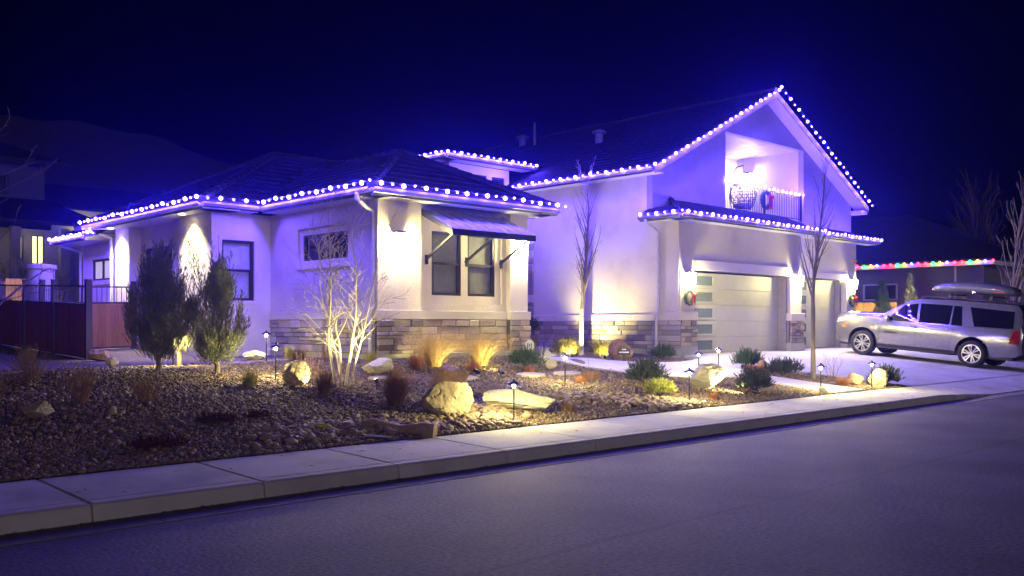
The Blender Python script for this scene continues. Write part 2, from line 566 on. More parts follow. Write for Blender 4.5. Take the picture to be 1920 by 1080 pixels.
def build_ground():
    xs = [-600, -200, -80, -30, -12] + [-6 + 0.45 * i for i in range(62)] + [24, 28, 34, 45, 70, 140, 300, 700]
    ys = [-400, -120, -40, -12, 0, 6, 9.0, 9.19] + [9.2 + 0.3 * i for i in range(1, 22)] + [16.5, 18, 20, 22, 25, 28, 32, 40, 60, 100, 200, 420, 800]
    def z(x, y):
        if y < 9.195: return -0.14
        if x > 20.9: return min(zdrive(y), 0.9) - 0.10 + 0.0 * x
        v = zt(x, y) - 0.012
        if x < -8 or y > 32: v = max(v, 0.8)
        return v
    v = [(x, y, z(x, y)) for y in ys for x in xs]
    n = len(xs)
    f = [(j * n + i, j * n + i + 1, (j + 1) * n + i + 1, (j + 1) * n + i) for j in range(len(ys) - 1) for i in range(n - 1)]
    m = MB()
    m.add(v, f)
    tag(m.build('ground', 'gravel_bed', smooth=True), kind='structure')
build_ground()

# road sheet and gutter pan
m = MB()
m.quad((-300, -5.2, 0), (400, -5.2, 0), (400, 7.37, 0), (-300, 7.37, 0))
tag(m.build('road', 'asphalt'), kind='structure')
gut = bpy.data.objects.new('gutter_pan', None)
C.objects.link(gut)
tag(gut, kind='structure')
gx = -6.0
while gx < 60:
    m = MB()
    m.box(gx + 0.004, gx + 3.05 - 0.004, 7.375, 7.80, -0.06, 0.006)
    m.build('gutter_slab', 'gutter_concrete', gut)
    gx += 3.05
# opposite pavement, behind the camera
m = MB()
m.box(-300, 400, -9, -5.2, -0.1, 0.14)
tag(m.build('far_pavement', 'concrete'), kind='structure')

# pavement with its kerb face, slab by slab
pave = bpy.data.objects.new('pavement', None)
C.objects.link(pave)
tag(pave, kind='structure')
def slab(x0, x1, h0, h1):
    """one slab: kerb face, rolled edge, top; kerb height h0 at x0 and h1 at x1"""
    m = MB()
    rows = []
    for x, h in ((x0, h0), (x1, h1)):
        e = 0.018
        rr = [(7.765, -0.06), (7.772, 0.02), (7.785, h - 0.035), (7.795, h - 0.014), (7.815, h - 0.003), (7.84, h), (7.955, h + 0.002), (7.96, h - 0.003), (7.972, h - 0.003),
              (7.977, h + 0.0025), (9.19, max(h, 0.02) + 0.03 + (0.15 - h) * 0.9), (9.205, max(h, 0.02) + 0.02 + (0.15 - h) * 0.9), (9.205, -0.06)]
        rows.append([(x, y, z) for y, z in rr])
    a, b = rows
    # rounded ends at the joints
    n = len(a)
    def ins(row, d, drop):
        return [(p[0] + d, p[1] + (0.006 if p[1] < 7.8 else 0), p[2] - (drop if p[2] > 0.0 else 0)) for p in row]
    a0 = ins([(x0, p[1], p[2]) for p in a], 0.0, 0.012)
    a1 = [(p[0] + 0.014, p[1], p[2]) for p in a]
    b1 = [(p[0] - 0.014, p[1], p[2]) for p in b]
    b0 = ins([(x1, p[1], p[2]) for p in b], 0.0, 0.012)
    vs_ = a0 + a1 + b1 + b0
    fs_ = []
    for r in range(3):
        for i in range(n - 1):
            fs_.append((r * n + i, (r + 1) * n + i, (r + 1) * n + i + 1, r * n + i + 1))
    fs_.append(tuple(range(n)))
    fs_.append(tuple(range(4 * n - 1, 3 * n - 1, -1)))
    m.add(vs_, fs_)
    o = m.build('slab', 'concrete_slab', pave)
    return o
sx = 2.72 - 1.53 * 5
rs = random.Random(5)
while sx < 60:
    def kh(x):
        return 0.15 - 0.128 * ss(20.2, 22.0, x) if x < 40 else 0.022
    slab(sx + 0.006, sx + 1.524, kh(sx), kh(sx + 1.53))
    sx += 1.53

# driveway panels, tilted towards the street
dr = bpy.data.objects.new('driveway', None)
C.objects.link(dr)
tag(dr, kind='structure')
def tilted(x0, x1, y0, y1, zf, th, mat, parent, name='panel', bevel=0.008):
    m = MB()
    m.add([(x0, y0, zf(y0) - th), (x1, y0, zf(y0) - th), (x1, y1, zf(y1) - th), (x0, y1, zf(y1) - th),
           (x0, y0, zf(y0)), (x1, y0, zf(y0)), (x1, y1, zf(y1)), (x0, y1, zf(y1))],
          [(3, 2, 1, 0), (4, 5, 6, 7), (0, 1, 5, 4), (1, 2, 6, 5), (2, 3, 7, 6), (3, 0, 4, 7)])
    return m.build(name, mat, parent, bevel=bevel)
dxs = [21.45, 24.45, 27.6, 30.7, 33.8]
dys = [9.212, 11.3, 13.6, 15.66]
for i in range(4):
    for j in range(3):
        tilted(dxs[i] + 0.006, dxs[i + 1] - 0.006, dys[j] + (0.006 if j else 0), dys[j + 1] - 0.006, zdrive, 0.14, 'concrete_drive', dr)
tilted(22.07, 27.18, 15.662, 16.3, lambda y: zdrive(15.66) + 0.004, 0.14, 'concrete_drive', dr)
tilted(27.2, 33.8, 15.664, 17.2, lambda y: zdrive(15.66) + 0.002, 0.14, 'concrete_drive', dr)

# front walk: from the driveway edge to the porch, and a strip to the pavement
wk = bpy.data.objects.new('front_walk', None)
C.objects.link(wk)
tag(wk, kind='structure')
def ribbon(pts, parent, name, mat='concrete_drive', th=0.10, lift=0.03):
    """a slab over a convex ground polygon, following the grade"""
    top = [Vector((x, y, zt(x, y) + lift)) for x, y in pts]
    m = MB()
    n = len(top)
    m.add([p - Vector((0, 0, th)) for p in top] + top,
          [tuple(range(n - 1, -1, -1)), tuple(range(n, 2 * n))] + [(i, (i + 1) % n, n + (i + 1) % n, n + i) for i in range(n)])
    return m.build(name, mat, parent, bevel=0.008)
W_NEAR = [(21.44, 13.7), (20.4, 13.1), (19.35, 12.3), (17.95, 11.7), (16.6, 11.85), (15.6, 12.5), (14.98, 13.4), (14.98, 14.4), (15.2, 15.9), (15.2, 17.6), (15.3, 19.3)]
W_FAR = [(21.44, 15.0), (20.4, 14.6), (19.6, 14.4), (18.4, 14.35), (17.7, 14.5), (17.2, 14.8), (17.0, 15.2), (16.9, 15.7), (16.9, 16.6), (16.95, 17.9), (17.0, 19.3)]
for i in range(len(W_NEAR) - 1):
    a, b, c_, d_ = W_NEAR[i], W_NEAR[i + 1], W_FAR[i + 1], W_FAR[i]
    k = 0.004
    ribbon([(a[0] - k, a[1]), (b[0] + k, b[1]), (c_[0] + k, c_[1]), (d_[0] - k, d_[1])], wk, 'walk_panel')
S_L = [(17.85, 9.21), (17.9, 10.5), (17.95, 11.69)]
S_R = [(19.15, 9.21), (19.22, 10.5), (19.33, 12.27)]
for i in range(2):
    ribbon([(S_L[i][0], S_L[i][1] + 0.006), (S_R[i][0], S_R[i][1] + 0.006), (S_R[i + 1][0], S_R[i + 1][1] - 0.006), (S_L[i + 1][0], S_L[i + 1][1] - 0.006)], wk, 'walk_panel')
# porch floor
m = MB()
m.box(15.1, 21.25, 19.32, 22.3, 0.5, 0.9)
tag(m.build('porch_floor', 'concrete', bevel=0.01), kind='structure')

def inside(poly, x, y):
    c = False
    n = len(poly)
    for i in range(n):
        x1, y1 = poly[i]
        x2, y2 = poly[(i + 1) % n]
        if (y1 > y) != (y2 > y) and x < (x2 - x1) * (y - y1) / (y2 - y1) + x1:
            c = not c
    return c
WALK = W_NEAR + W_FAR[::-1]
STRIP = S_L + S_R[::-1]

# loose stones: merged meshes, each stone a faceted lump with its own tone
PHI = (1 + 5 ** 0.5) / 2
ICO_V = np.array([(-1, PHI, 0), (1, PHI, 0), (-1, -PHI, 0), (1, -PHI, 0), (0, -1, PHI), (0, 1, PHI), (0, -1, -PHI), (0, 1, -PHI), (PHI, 0, -1), (PHI, 0, 1), (-PHI, 0, -1), (-PHI, 0, 1)]) / math.sqrt(1 + PHI * PHI)
ICO_F = np.array([(0, 11, 5), (0, 5, 1), (0, 1, 7), (0, 7, 10), (0, 10, 11), (1, 5, 9), (5, 11, 4), (11, 10, 2), (10, 7, 6), (7, 1, 8), (3, 9, 4), (3, 4, 2), (3, 2, 6), (3, 6, 8), (3, 8, 9), (4, 9, 5), (2, 4, 11), (6, 2, 10), (8, 6, 7), (9, 8, 1)])
def scatter(name, pts, sizes, mat, label, cat, seed=1, parent=None):
    rng = np.random.default_rng(seed)
    n = len(pts)
    P = np.array(pts, dtype=np.float64)
    S = np.array(sizes)
    sc = S[:, None] * rng.uniform(0.65, 1.35, (n, 3)) * np.array([1.0, 1.0, 0.68])
    V = ICO_V[None] * (1 + rng.uniform(-0.28, 0.22, (n, 12, 1)))
    V = V * sc[:, None, :]
    a = rng.uniform(0, 2 * math.pi, n)
    tl = rng.normal(0, 0.35, n)
    ca, sa, ct, st = np.cos(a), np.sin(a), np.cos(tl), np.sin(tl)
    y = V[:, :, 1] * ct[:, None] - V[:, :, 2] * st[:, None]
    z = V[:, :, 1] * st[:, None] + V[:, :, 2] * ct[:, None]
    x = V[:, :, 0]
    V = np.stack([x * ca[:, None] - y * sa[:, None], x * sa[:, None] + y * ca[:, None], z], axis=2) + P[:, None, :]
    Fc = ICO_F[None] + (np.arange(n) * 12)[:, None, None]
    me = bpy.data.meshes.new(name)
    me.vertices.add(n * 12)
    me.vertices.foreach_set('co', V.reshape(-1).astype(np.float32))
    nf = n * 20
    me.loops.add(nf * 3)
    me.loops.foreach_set('vertex_index', Fc.reshape(-1).astype(np.int32))
    me.polygons.add(nf)
    me.polygons.foreach_set('loop_start', np.arange(0, nf * 3, 3, dtype=np.int32))
    at = me.attributes.new('tone', 'FLOAT', 'FACE')
    tone = np.clip(rng.beta(1.6, 2.4, n), 0, 1)
    at.data.foreach_set('value', np.repeat(tone, 20).astype(np.float32))
    me.materials.append(MATS[mat])
    me.update(calc_edges=True)
    me.validate()
    o = link(name, me, parent)
    tag(o, label, cat, kind='stuff')
    return o

rg = random.Random(11)
CREEK = [(5.4, 9.7), (6.6, 10.3), (7.6, 9.7), (8.7, 9.5), (9.6, 10.9), (10.8, 11.0), (11.9, 10.5), (12.6, 9.75), (13.2, 9.5)]
def creek_d(x, y):
    return min(math.hypot(x - cx_, y - cy_) for cx_, cy_ in CRK)
CRK = []
for i in range(len(CREEK) - 1):
    for k in range(8):
        t = k / 8
        CRK.append((CREEK[i][0] * (1 - t) + CREEK[i + 1][0] * t, CREEK[i][1] * (1 - t) + CREEK[i + 1][1] * t))
pts, szs = [], []
cps, csz = [], []
n_try = 96000
for _ in range(n_try):
    # denser close to the camera
    x = -1.0 + 22.4 * (rg.random() ** 1.35)
    y = 9.24 + 7.5 * (rg.random() ** 1.5)
    if x > 21.2 or (10.6 < x < 17.0 and y > 15.2) or (x > 20.9 and y > 12.9): continue
    if inside(WALK, x, y) or inside(STRIP, x, y): continue
    d = 0.688 * x + 0.725 * y
    big = 0.0185 if x < 9 else 0.014
    if creek_d(x, y) < 0.45 and x > 6.5: big *= 1.25
    s_ = big * math.exp(rg.gauss(0, 0.32))
    pts.append((x, y, zt(x, y) + s_ * 0.25))
    szs.append(s_)
scatter('gravel', pts, szs, 'gravel_stone', 'loose brown landscaping gravel covering the front yard', 'gravel', 3)
for _ in range(1500):
    cx_, cy_ = CRK[rg.randrange(len(CRK))]
    x, y = cx_ + rg.gauss(0, 0.27), cy_ + rg.gauss(0, 0.22)
    if y < 9.3: continue
    s_ = rg.uniform(0.035, 0.085)
    cps.append((x, y, zt(x, y) + s_ * 0.3))
    csz.append(s_)
scatter('cobbles', cps, csz, 'cobble', 'band of larger tan cobbles winding through the gravel', 'cobbles', 4)

# hills far behind
def hills(name, ang0, ang1, prof, seed):
    m = MB()
    na, nr = 60, 7
    vs_ = []
    for j in range(nr):
        for i in range(na + 1):
            t = i / na
            ang = ang0 + (ang1 - ang0) * t
            el = prof(t)
            r = 170 + 60 * j
            k = ss(0, nr - 1.5, j)
            z = 0.5 + k * (el * 470) * (1 if j < nr - 1 else 0.94) + (2.5 * noise.noise(Vector((ang * 30, j * 0.7, seed))) if 0 < j else 0)
            vs_.append((r * math.cos(ang), r * math.sin(ang), z))
    fs_ = [(j * (na + 1) + i, j * (na + 1) + i + 1, (j + 1) * (na + 1) + i + 1, (j + 1) * (na + 1) + i) for j in range(nr - 1) for i in range(na)]
    m.add(vs_, fs_)
    tag(m.build(name, 'hill_grass', smooth=True), kind='structure')
def prof_left(t):     # t 0 = far left, 1 = right; elevation tangent
    u = -700 + t * 1900
    return max(0.02, 0.203 - 0.0000 * u - 0.040 * ss(0, 420, u) - 0.10 * ss(400, 1100, u) + 0.02 * ss(0, -500, u) * 0)
A0 = R(46.5)
hills('hills', A0 - math.atan((-700 - 960) / 1746), A0 - math.atan((1200 - 960) / 1746), prof_left, 2.0)
def prof_right(t):
    u = 1500 + t * 1100
    return 0.03 + 0.08 * ss(1750, 2000, u)
hills('hills', A0 - math.atan((1500 - 960) / 1746), A0 - math.atan((2600 - 960) / 1746), prof_right, 5.0)
# ------------------------------------------------------------------ the house
house = thing('house', (16.0, 18.0, 0.6), 'large pale stucco house with stone base, gabled garage and blue-lit eaves', 'house')

def wall(name, mat, s0, s1, z0, z1, plane, kind, holes=(), t=0.2, parent=house):
    """wall slab with real openings. kind 'F': face at Y=plane looking -Y, s is X; 'L': face at X=plane looking -X, s is Y"""
    ss_ = sorted({s0, s1} | {h[0] for h in holes} | {h[1] for h in holes})
    zz = sorted({z0, z1} | {h[2] for h in holes} | {h[3] for h in holes})
    ss_ = [q for q in ss_ if s0 <= q <= s1]
    zz = [q for q in zz if z0 <= q <= z1]
    def P(s, z, d):
        return (s, plane + d, z) if kind == 'F' else (plane + d, s, z)
    def solid(i, j):
        if i < 0 or j < 0 or i >= len(ss_) - 1 or j >= len(zz) - 1: return False
        sc, zc = (ss_[i] + ss_[i + 1]) / 2, (zz[j] + zz[j + 1]) / 2
        return not any(h[0] < sc < h[1] and h[2] < zc < h[3] for h in holes)
    m = MB()
    for i in range(len(ss_) - 1):
        for j in range(len(zz) - 1):
            if not solid(i, j): continue
            a, b, c_, d_ = ss_[i], ss_[i + 1], zz[j], zz[j + 1]
            m.quad(P(a, c_, 0), P(b, c_, 0), P(b, d_, 0), P(a, d_, 0))
            m.quad(P(a, c_, t), P(a, d_, t), P(b, d_, t), P(b, c_, t))
            if not solid(i - 1, j): m.quad(P(a, c_, 0), P(a, d_, 0), P(a, d_, t), P(a, c_, t))
            if not solid(i + 1, j): m.quad(P(b, c_, 0), P(b, c_, t), P(b, d_, t), P(b, d_, 0))
            if not solid(i, j - 1): m.quad(P(a, c_, 0), P(a, c_, t), P(b, c_, t), P(b, c_, 0))
            if not solid(i, j + 1): m.quad(P(a, d_, 0), P(b, d_, 0), P(b, d_, t), P(a, d_, t))
    me = m.mesh(name, mat)
    bm = bmesh.new()
    bm.from_mesh(me)
    bmesh.ops.remove_doubles(bm, verts=bm.verts, dist=1e-5)
    bmesh.ops.recalc_face_normals(bm, faces=bm.faces)
    bm.to_mesh(me)
    bm.free()
    return link(name, me, parent)

def hbox(name, mat, x0, x1, y0, y1, z0, z1, bevel=0.0, parent=house):
    m = MB()
    m.box(x0, x1, y0, y1, z0, z1)
    return m.build(name, mat, parent, bevel=bevel)

def window(s0, s1, z0, z1, plane, kind, split='H', fmat='dark_frame', backing='blind', fw=0.055, slats=True, parent=house, pane_mat='glass', part='window', back=0.16):
    """frame set into its opening; pane and blind or backing sheet are its pieces. plane = outer face of the frame"""
    def bx(m, a, b, c_, d_, p0, p1):
        if kind == 'F': m.box(a, b, p0, p1, c_, d_)
        else: m.box(p0, p1, a, b, c_, d_)
    m = MB()
    p0, p1 = plane, plane + 0.07
    bx(m, s0, s1, z0, z0 + fw, p0, p1)
    bx(m, s0, s1, z1 - fw, z1, p0, p1)
    bx(m, s0, s0 + fw, z0 + fw, z1 - fw, p0, p1)
    bx(m, s1 - fw, s1, z0 + fw, z1 - fw, p0, p1)
    sm, zm = (s0 + s1) / 2, (z0 + z1) / 2
    if split == 'H':
        bx(m, s0 + fw, s1 - fw, zm - fw / 2, zm + fw / 2, p0 + 0.004, p1)
        bx(m, s0 + fw, s0 + fw * 1.5, z0 + fw, zm - fw / 2, p0 + 0.012, p1 - 0.005)
        bx(m, s1 - fw * 1.5, s1 - fw, z0 + fw, zm - fw / 2, p0 + 0.012, p1 - 0.005)
    elif split == 'V':
        bx(m, sm - fw / 2, sm + fw / 2, z0 + fw, z1 - fw, p0 + 0.004, p1)
    w = m.build(part, fmat, parent)
    g = MB()
    cells = [(s0 + fw, s1 - fw, z0 + fw, z1 - fw)]
    if split == 'H': cells = [(s0 + fw, s1 - fw, z0 + fw, zm - fw / 2), (s0 + fw, s1 - fw, zm + fw / 2, z1 - fw)]
    if split == 'V': cells = [(s0 + fw, sm - fw / 2, z0 + fw, z1 - fw), (sm + fw / 2, s1 - fw, z0 + fw, z1 - fw)]
    for a, b, c_, d_ in cells:
        g = MB()
        bx(g, a - 0.004, b + 0.004, c_ - 0.004, d_ + 0.004, p0 + 0.032, p0 + 0.038)
        g.build('pane', pane_mat, w)
    bb = MB()
    if slats:
        z = z0 + 0.02
        while z < z1 - 0.03:
            if kind == 'F': bb.bar((s0 + 0.02, plane + 0.12, z + 0.02), (s1 - 0.02, plane + 0.12, z + 0.02), 0.048, 0.004, up=(0, -0.85, 0.5))
            else: bb.bar((plane + 0.12, s0 + 0.02, z + 0.02), (plane + 0.12, s1 - 0.02, z + 0.02), 0.048, 0.004, up=(-0.85, 0, 0.5))
            z += 0.044
    bx(bb, s0 + 0.004, s1 - 0.004, z0 + 0.004, z1 - 0.004, plane + back, plane + back + 0.015)
    bb.build('blind', backing, w)
    return w

# unit stones shared by every stone of the veneer
STONES = []
rv = random.Random(77)
for k in range(7):
    m = MB()
    j = lambda a: rv.uniform(-a, a)
    back = [(-0.5, 0, -0.5), (0.5, 0, -0.5), (0.5, 0, 0.5), (-0.5, 0, 0.5)]
    mid = [(p[0] * (0.985 + j(0.015)), 0.72 + j(0.15), p[2] * (0.97 + j(0.03))) for p in back]
    frt = [(p[0] * (0.90 + j(0.06)), 1.0 + j(0.16), p[2] * (0.74 + j(0.12))) for p in back]
    m.add(back + mid + frt, [(0, 1, 5, 4), (1, 2, 6, 5), (2, 3, 7, 6), (3, 0, 4, 7), (4, 5, 9, 8), (5, 6, 10, 9), (6, 7, 11, 10), (7, 4, 8, 11), (8, 9, 10), (8, 10, 11), (3, 2, 1, 0)])
    STONES.append(m.mesh('stone', 'stone'))
n_stone = [0]
def veneer(s0, s1, z0, z1, plane, kind, seed, wmin=0.26, wmax=0.62, hs=(0.10, 0.13, 0.16), depth=(0.028, 0.06)):
    """mortar sheet with one object per stone laid in courses"""
    rr = random.Random(seed)
    m = MB()
    if kind == 'F': m.box(s0 + 0.001, s1 - 0.001, plane, plane + 0.06, z0, z1)
    else: m.box(plane, plane + 0.06, s0 + 0.001, s1 - 0.001, z0, z1)
    base = m.build('stone_veneer', 'mortar', house)
    z = z0
    while z < z1 - 0.03:
        h = rr.choice(hs)
        if z1 - z - h < 0.07: h = z1 - z
        s = s0
        while s < s1 - 0.02:
            w = rr.uniform(wmin, wmax)
            if s1 - s - w < wmin * 0.6: w = s1 - s
            parts = [(z, h)]
            if h > 0.15 and w < 0.5 and rr.random() < 0.4: parts = [(z, h * 0.5), (z + h * 0.5, h * 0.5)]
            for zz, hh in parts:
                o = bpy.data.objects.new('stone', STONES[rr.randrange(len(STONES))])
                C.objects.link(o)
                o.parent = base
                dp = rr.uniform(*depth)
                o.scale = (max(0.05, w - 0.010), dp, max(0.03, hh - 0.010))
                if kind == 'F':
                    o.location = (s + w / 2, plane - 0.001, zz + hh / 2)
                    o.rotation_euler = (0, 0, math.pi)
                else:
                    o.location = (plane - 0.001, s + w / 2, zz + hh / 2)
                    o.rotation_euler = (0, 0, math.pi / 2)
                n_stone[0] += 1
            s += w
        z += h
    return base

CAP0, CAP1 = 1.70, 1.89          # cap band above the stone
EAVE = 4.12                      # soffit of the single storey part
# --- bay: front at Y=15.45 between two projecting piers
BX0, BX1 = 10.85, 15.05
hbox('pier', 'stucco', BX0, 11.95, 15.33, 15.75, CAP1, EAVE)
hbox('pier', 'stucco', 14.50, BX1, 15.33, 15.75, CAP1, EAVE)
wall('wall', 'stucco', 11.95, 14.50, CAP1, EAVE, 15.47, 'F', [(12.27, 14.37, 2.04, 3.80)], 0.07)
wall('wall_panel', 'stucco_trim', 12.1, 14.47, 1.95, 3.95, 15.541, 'F', [(12.39, 13.22, 2.22, 3.59), (13.40, 14.22, 2.22, 3.59)], 0.18)
window(12.39, 13.22, 2.22, 3.59, 15.56, 'F', 'H', backing='blind')
window(13.40, 14.22, 2.22, 3.59, 15.56, 'F', 'H', backing='blind')
# cap and stone, bay front
hbox('cap_band', 'stucco_trim', BX0 - 0.05, 12.0, 15.27, 15.8, CAP0, CAP1, 0.012)
hbox('cap_band', 'stucco_trim', 12.002, 14.448, 15.39, 15.8, CAP0 + 0.002, CAP1 - 0.002, 0.012)
hbox('cap_band', 'stucco_trim', 14.45, BX1 + 0.05, 15.27, 15.8, CAP0, CAP1, 0.012)
hbox('plinth', 'plinth', BX0 - 0.02, BX1 + 0.02, 15.29, 15.8, 0.3, 1.0, 0.01)
veneer(BX0 - 0.03, 11.96, 1.0, CAP0, 15.32, 'F', 21, 0.18, 0.44, (0.075, 0.1, 0.13), (0.03, 0.085))
veneer(11.965, 14.47, 1.0, CAP0, 15.44, 'F', 22)
veneer(14.475, BX1 + 0.03, 1.0, CAP0, 15.32, 'F', 23, 0.16, 0.34, (0.09, 0.12, 0.15), (0.03, 0.085))
# bay left wall
wall('wall', 'stucco', 15.75, 19.6, CAP1, EAVE, BX0, 'L', [(16.34, 18.39, 2.87, 3.70)], 0.05)
wall('wall', 'stucco_trim', 15.76, 19.6, CAP1, EAVE, BX0 + 0.052, 'L', [(16.47, 18.24, 3.0, 3.57)], 0.16)
window(16.47, 18.24, 3.0, 3.57, BX0 + 0.075, 'L', 'V', backing='room_dark', slats=False)
hbox('window_sill', 'stucco_trim', BX0 - 0.03, BX0 + 0.05, 16.30, 18.43, 2.80, 2.868, 0.008)
hbox('window_head', 'stucco_trim', BX0 - 0.03, BX0 + 0.05, 16.30, 18.43, 3.702, 3.75, 0.008)
hbox('cap_band', 'stucco_trim', BX0 - 0.052, BX0 + 0.1, 15.802, 19.55, CAP0 + 0.001, CAP1 - 0.001, 0.012)
hbox('plinth', 'plinth', BX0 - 0.018, BX0 + 0.1, 15.802, 19.6, 0.3, 1.0, 0.01)
veneer(15.40, 19.55, 1.0, CAP0, BX0 - 0.005, 'L', 24)
# bay right side (towards the porch) and the back of the bay
hbox('wall', 'stucco', BX1 - 0.2, BX1 - 0.002, 15.752, 22.0, 0.5, EAVE)
# --- wing front wall with a tall window
WX, WY = 9.40, 19.60
wall('wall', 'stucco', WX, BX0 - 0.001, 0.6, EAVE, WY, 'F', [(9.64, 10.43, 2.14, 3.50)], 0.2)
window(9.64, 10.43, 2.14, 3.50, WY + 0.03, 'F', 'H', backing='blind_pale')
m = MB()
m.box(9.56, 9.638, WY - 0.02, WY + 0.02, 2.06, 3.60)
m.box(10.432, 10.51, WY - 0.02, WY + 0.02, 2.06, 3.60)
m.box(9.638, 10.432, WY - 0.02, WY + 0.02, 3.502, 3.60)
m.box(9.638, 10.432, WY - 0.02, WY + 0.02, 2.06, 2.138)
m.build('window_surround', 'stucco_trim', house)
# --- wing left side: piers, recessed wall with a sliding door
hbox('pier', 'stucco', WX, WX + 0.5, WY + 0.201, 21.3, 0.6, EAVE)
hbox('pier', 'stucco', WX + 0.14, WX + 0.5, 21.301, 22.0, 0.6, EAVE - 0.001)
wall('wall', 'stucco', 22.001, 24.3, 0.6, EAVE - 0.002, WX + 0.30, 'L', [(22.3, 24.0, 0.95, 3.55)], 0.2)
window(22.3, 24.0, 0.95, 3.55, WX + 0.34, 'L', 'V', backing='room_dark', slats=False, part='sliding_door', fw=0.07)
m = MB()
m.box(WX + 0.27, WX + 0.299, 22.12, 22.28, 0.8, 3.72)
m.box(WX + 0.27, WX + 0.299, 24.02, 24.18, 0.8, 3.72)
m.box(WX + 0.27, WX + 0.299, 22.28, 24.02, 3.57, 3.72)
m.build('door_surround', 'stucco_trim', house)
hbox('pier', 'stucco', WX, WX + 0.5, 24.301, 25.25, 0.6, EAVE)
wall('wall', 'stucco', 25.251, 28.4, 0.6, 3.95, WX + 0.25, 'L', [(26.15, 27.6, 2.84, 3.42)], 0.2)
window(26.15, 27.6, 2.84, 3.42, WX + 0.255, 'L', 'V', backing='window_lit', slats=False, back=0.055, fw=0.045)
m = MB()
m.box(WX + 0.22, WX + 0.249, 26.0, 27.75, 3.43, 3.55)
m.box(WX + 0.22, WX + 0.249, 26.0, 27.75, 2.71, 2.83)
m.box(WX + 0.22, WX + 0.249, 27.61, 27.75, 2.83, 3.43)
m.build('window_surround', 'stucco_trim', house)
hbox('wall', 'stucco', WX + 0.45, 20.0, 28.2, 28.4, 0.6, 3.94)

# --- garage block
GX, GY = 21.3, 15.67
UY = 16.6          # face of the upper storey
wall('wall', 'stucco', GY + 0.251, 30.0, CAP1, 4.55, GX, 'L', [], 0.2)
hbox('wall', 'stucco', GX, GX + 0.3, GY + 0.015, GY + 0.250, CAP1, 3.149)
wall('wall', 'stucco', UY + 0.201, 30.0, 4.551, 5.95, GX, 'L', [], 0.2)
hbox('cap_band', 'stucco_trim', GX - 0.05, GX + 0.1, 15.75, 22.2, CAP0, CAP1, 0.012)
hbox('plinth', 'plinth', GX - 0.02, GX + 0.1, 15.6, 22.2, 0.3, 0.90, 0.01)
veneer(15.60, 22.2, 0.90, CAP0, GX - 0.005, 'L', 31, 0.34, 0.76, (0.11, 0.14, 0.17))
# piers either side of the doors
def garage_pier(x0, x1, y, seed, z0):
    hbox('pier', 'stucco', x0 + 0.06, x1 - 0.06, y, y + 0.5, 1.96, 3.15)
    hbox('pier_cap', 'stucco_trim', x0 - 0.04, x1 + 0.04, y - 0.08, y + 0.5, CAP0 + 0.01, 1.96, 0.015)
    hbox('pier_plinth', 'plinth', x0 - 0.03, x1 + 0.03, y - 0.07, y + 0.5, 0.45, z0, 0.012)
    veneer(x0, x1, z0, CAP0 + 0.01, y - 0.02, 'F', seed, 0.16, 0.36, (0.09, 0.12, 0.15), (0.03, 0.08))
garage_pier(21.3, 22.05, 15.65, 41, 0.98)
garage_pier(27.22, 28.02, 15.65, 42, 1.0)
garage_pier(32.50, 33.28, 16.40, 43, 1.05)
wall('wall', 'stucco', GX, 27.95, 3.15, 4.55, GY, 'F', [], 0.25)
hbox('door_header', 'stucco_trim', 21.95, 27.2, GY - 0.045, GY + 0.2, 3.15, 3.44, 0.01)
hbox('wall', 'stucco', 27.75, 27.949, GY + 0.251, 16.4, 3.15, 4.55)
wall('wall', 'stucco', 27.95, 33.3, 3.22, 4.62, 16.40, 'F', [], 0.2)
hbox('door_header', 'stucco_trim', 29.0, 32.6, 16.36, 16.58, 3.22, 3.44, 0.01)
hbox('wall', 'stucco', 28.03, 29.2, 16.41, 16.7, 0.6, 3.22)
hbox('wall', 'stucco', 33.1, 33.3, 16.601, 26.0, 0.6, 5.95)
# jambs
hbox('jamb', 'door_trim', 27.16, 27.215, 15.75, 16.1, 0.7, 3.149)
hbox('jamb', 'door_trim', 22.06, 22.10, 15.75, 16.1, 0.7, 3.149)
hbox('jamb', 'door_trim', 32.42, 32.49, 16.6, 16.9, 0.7, 3.219)
hbox('wall', 'stucco', 32.5, 33.1, 16.91, 17.0, 0.6, 3.2)
def garage_door(x0, x1, y, z0, z1, panes, pw):
    d = MB()
    d.box(x0, x1, y + 0.05, y + 0.09, z0, z1)
    door = d.build('garage_door', 'garage_door', house)
    n = 5
    h = (z1 - z0) / n
    for k in range(n):
        m = MB()
        m.box(x0, x1, y, y + 0.05, z0 + k * h + 0.003, z0 + (k + 1) * h - 0.003)
        m.build('panel', 'garage_door', door, bevel=0.006)
        f = MB()
        px0, px1 = x0 + panes, x0 + panes + pw
        pz0, pz1 = z0 + k * h + 0.10, z0 + (k + 1) * h - 0.10
        t = 0.045
        f.box(px0 - t, px1 + t, y - 0.022, y - 0.002, pz0 - t, pz0)
        f.box(px0 - t, px1 + t, y - 0.022, y - 0.002, pz1, pz1 + t)
        f.box(px0 - t, px0, y - 0.022, y - 0.002, pz0, pz1)
        f.box(px1, px1 + t, y - 0.022, y - 0.002, pz0, pz1)
        f.build('pane_frame', 'garage_door', door)
        g = MB()
        g.box(px0, px1, y - 0.010, y - 0.003, pz0, pz1)
        g.build('pane', 'frosted_pane', door)
garage_door(22.1, 27.15, 16.05, zdrive(15.66) + 0.01, 3.12, 0.42, 0.94)
garage_door(29.22, 32.41, 16.8, zdrive(15.66) + 0.02, 3.2, 0.50, 0.60)

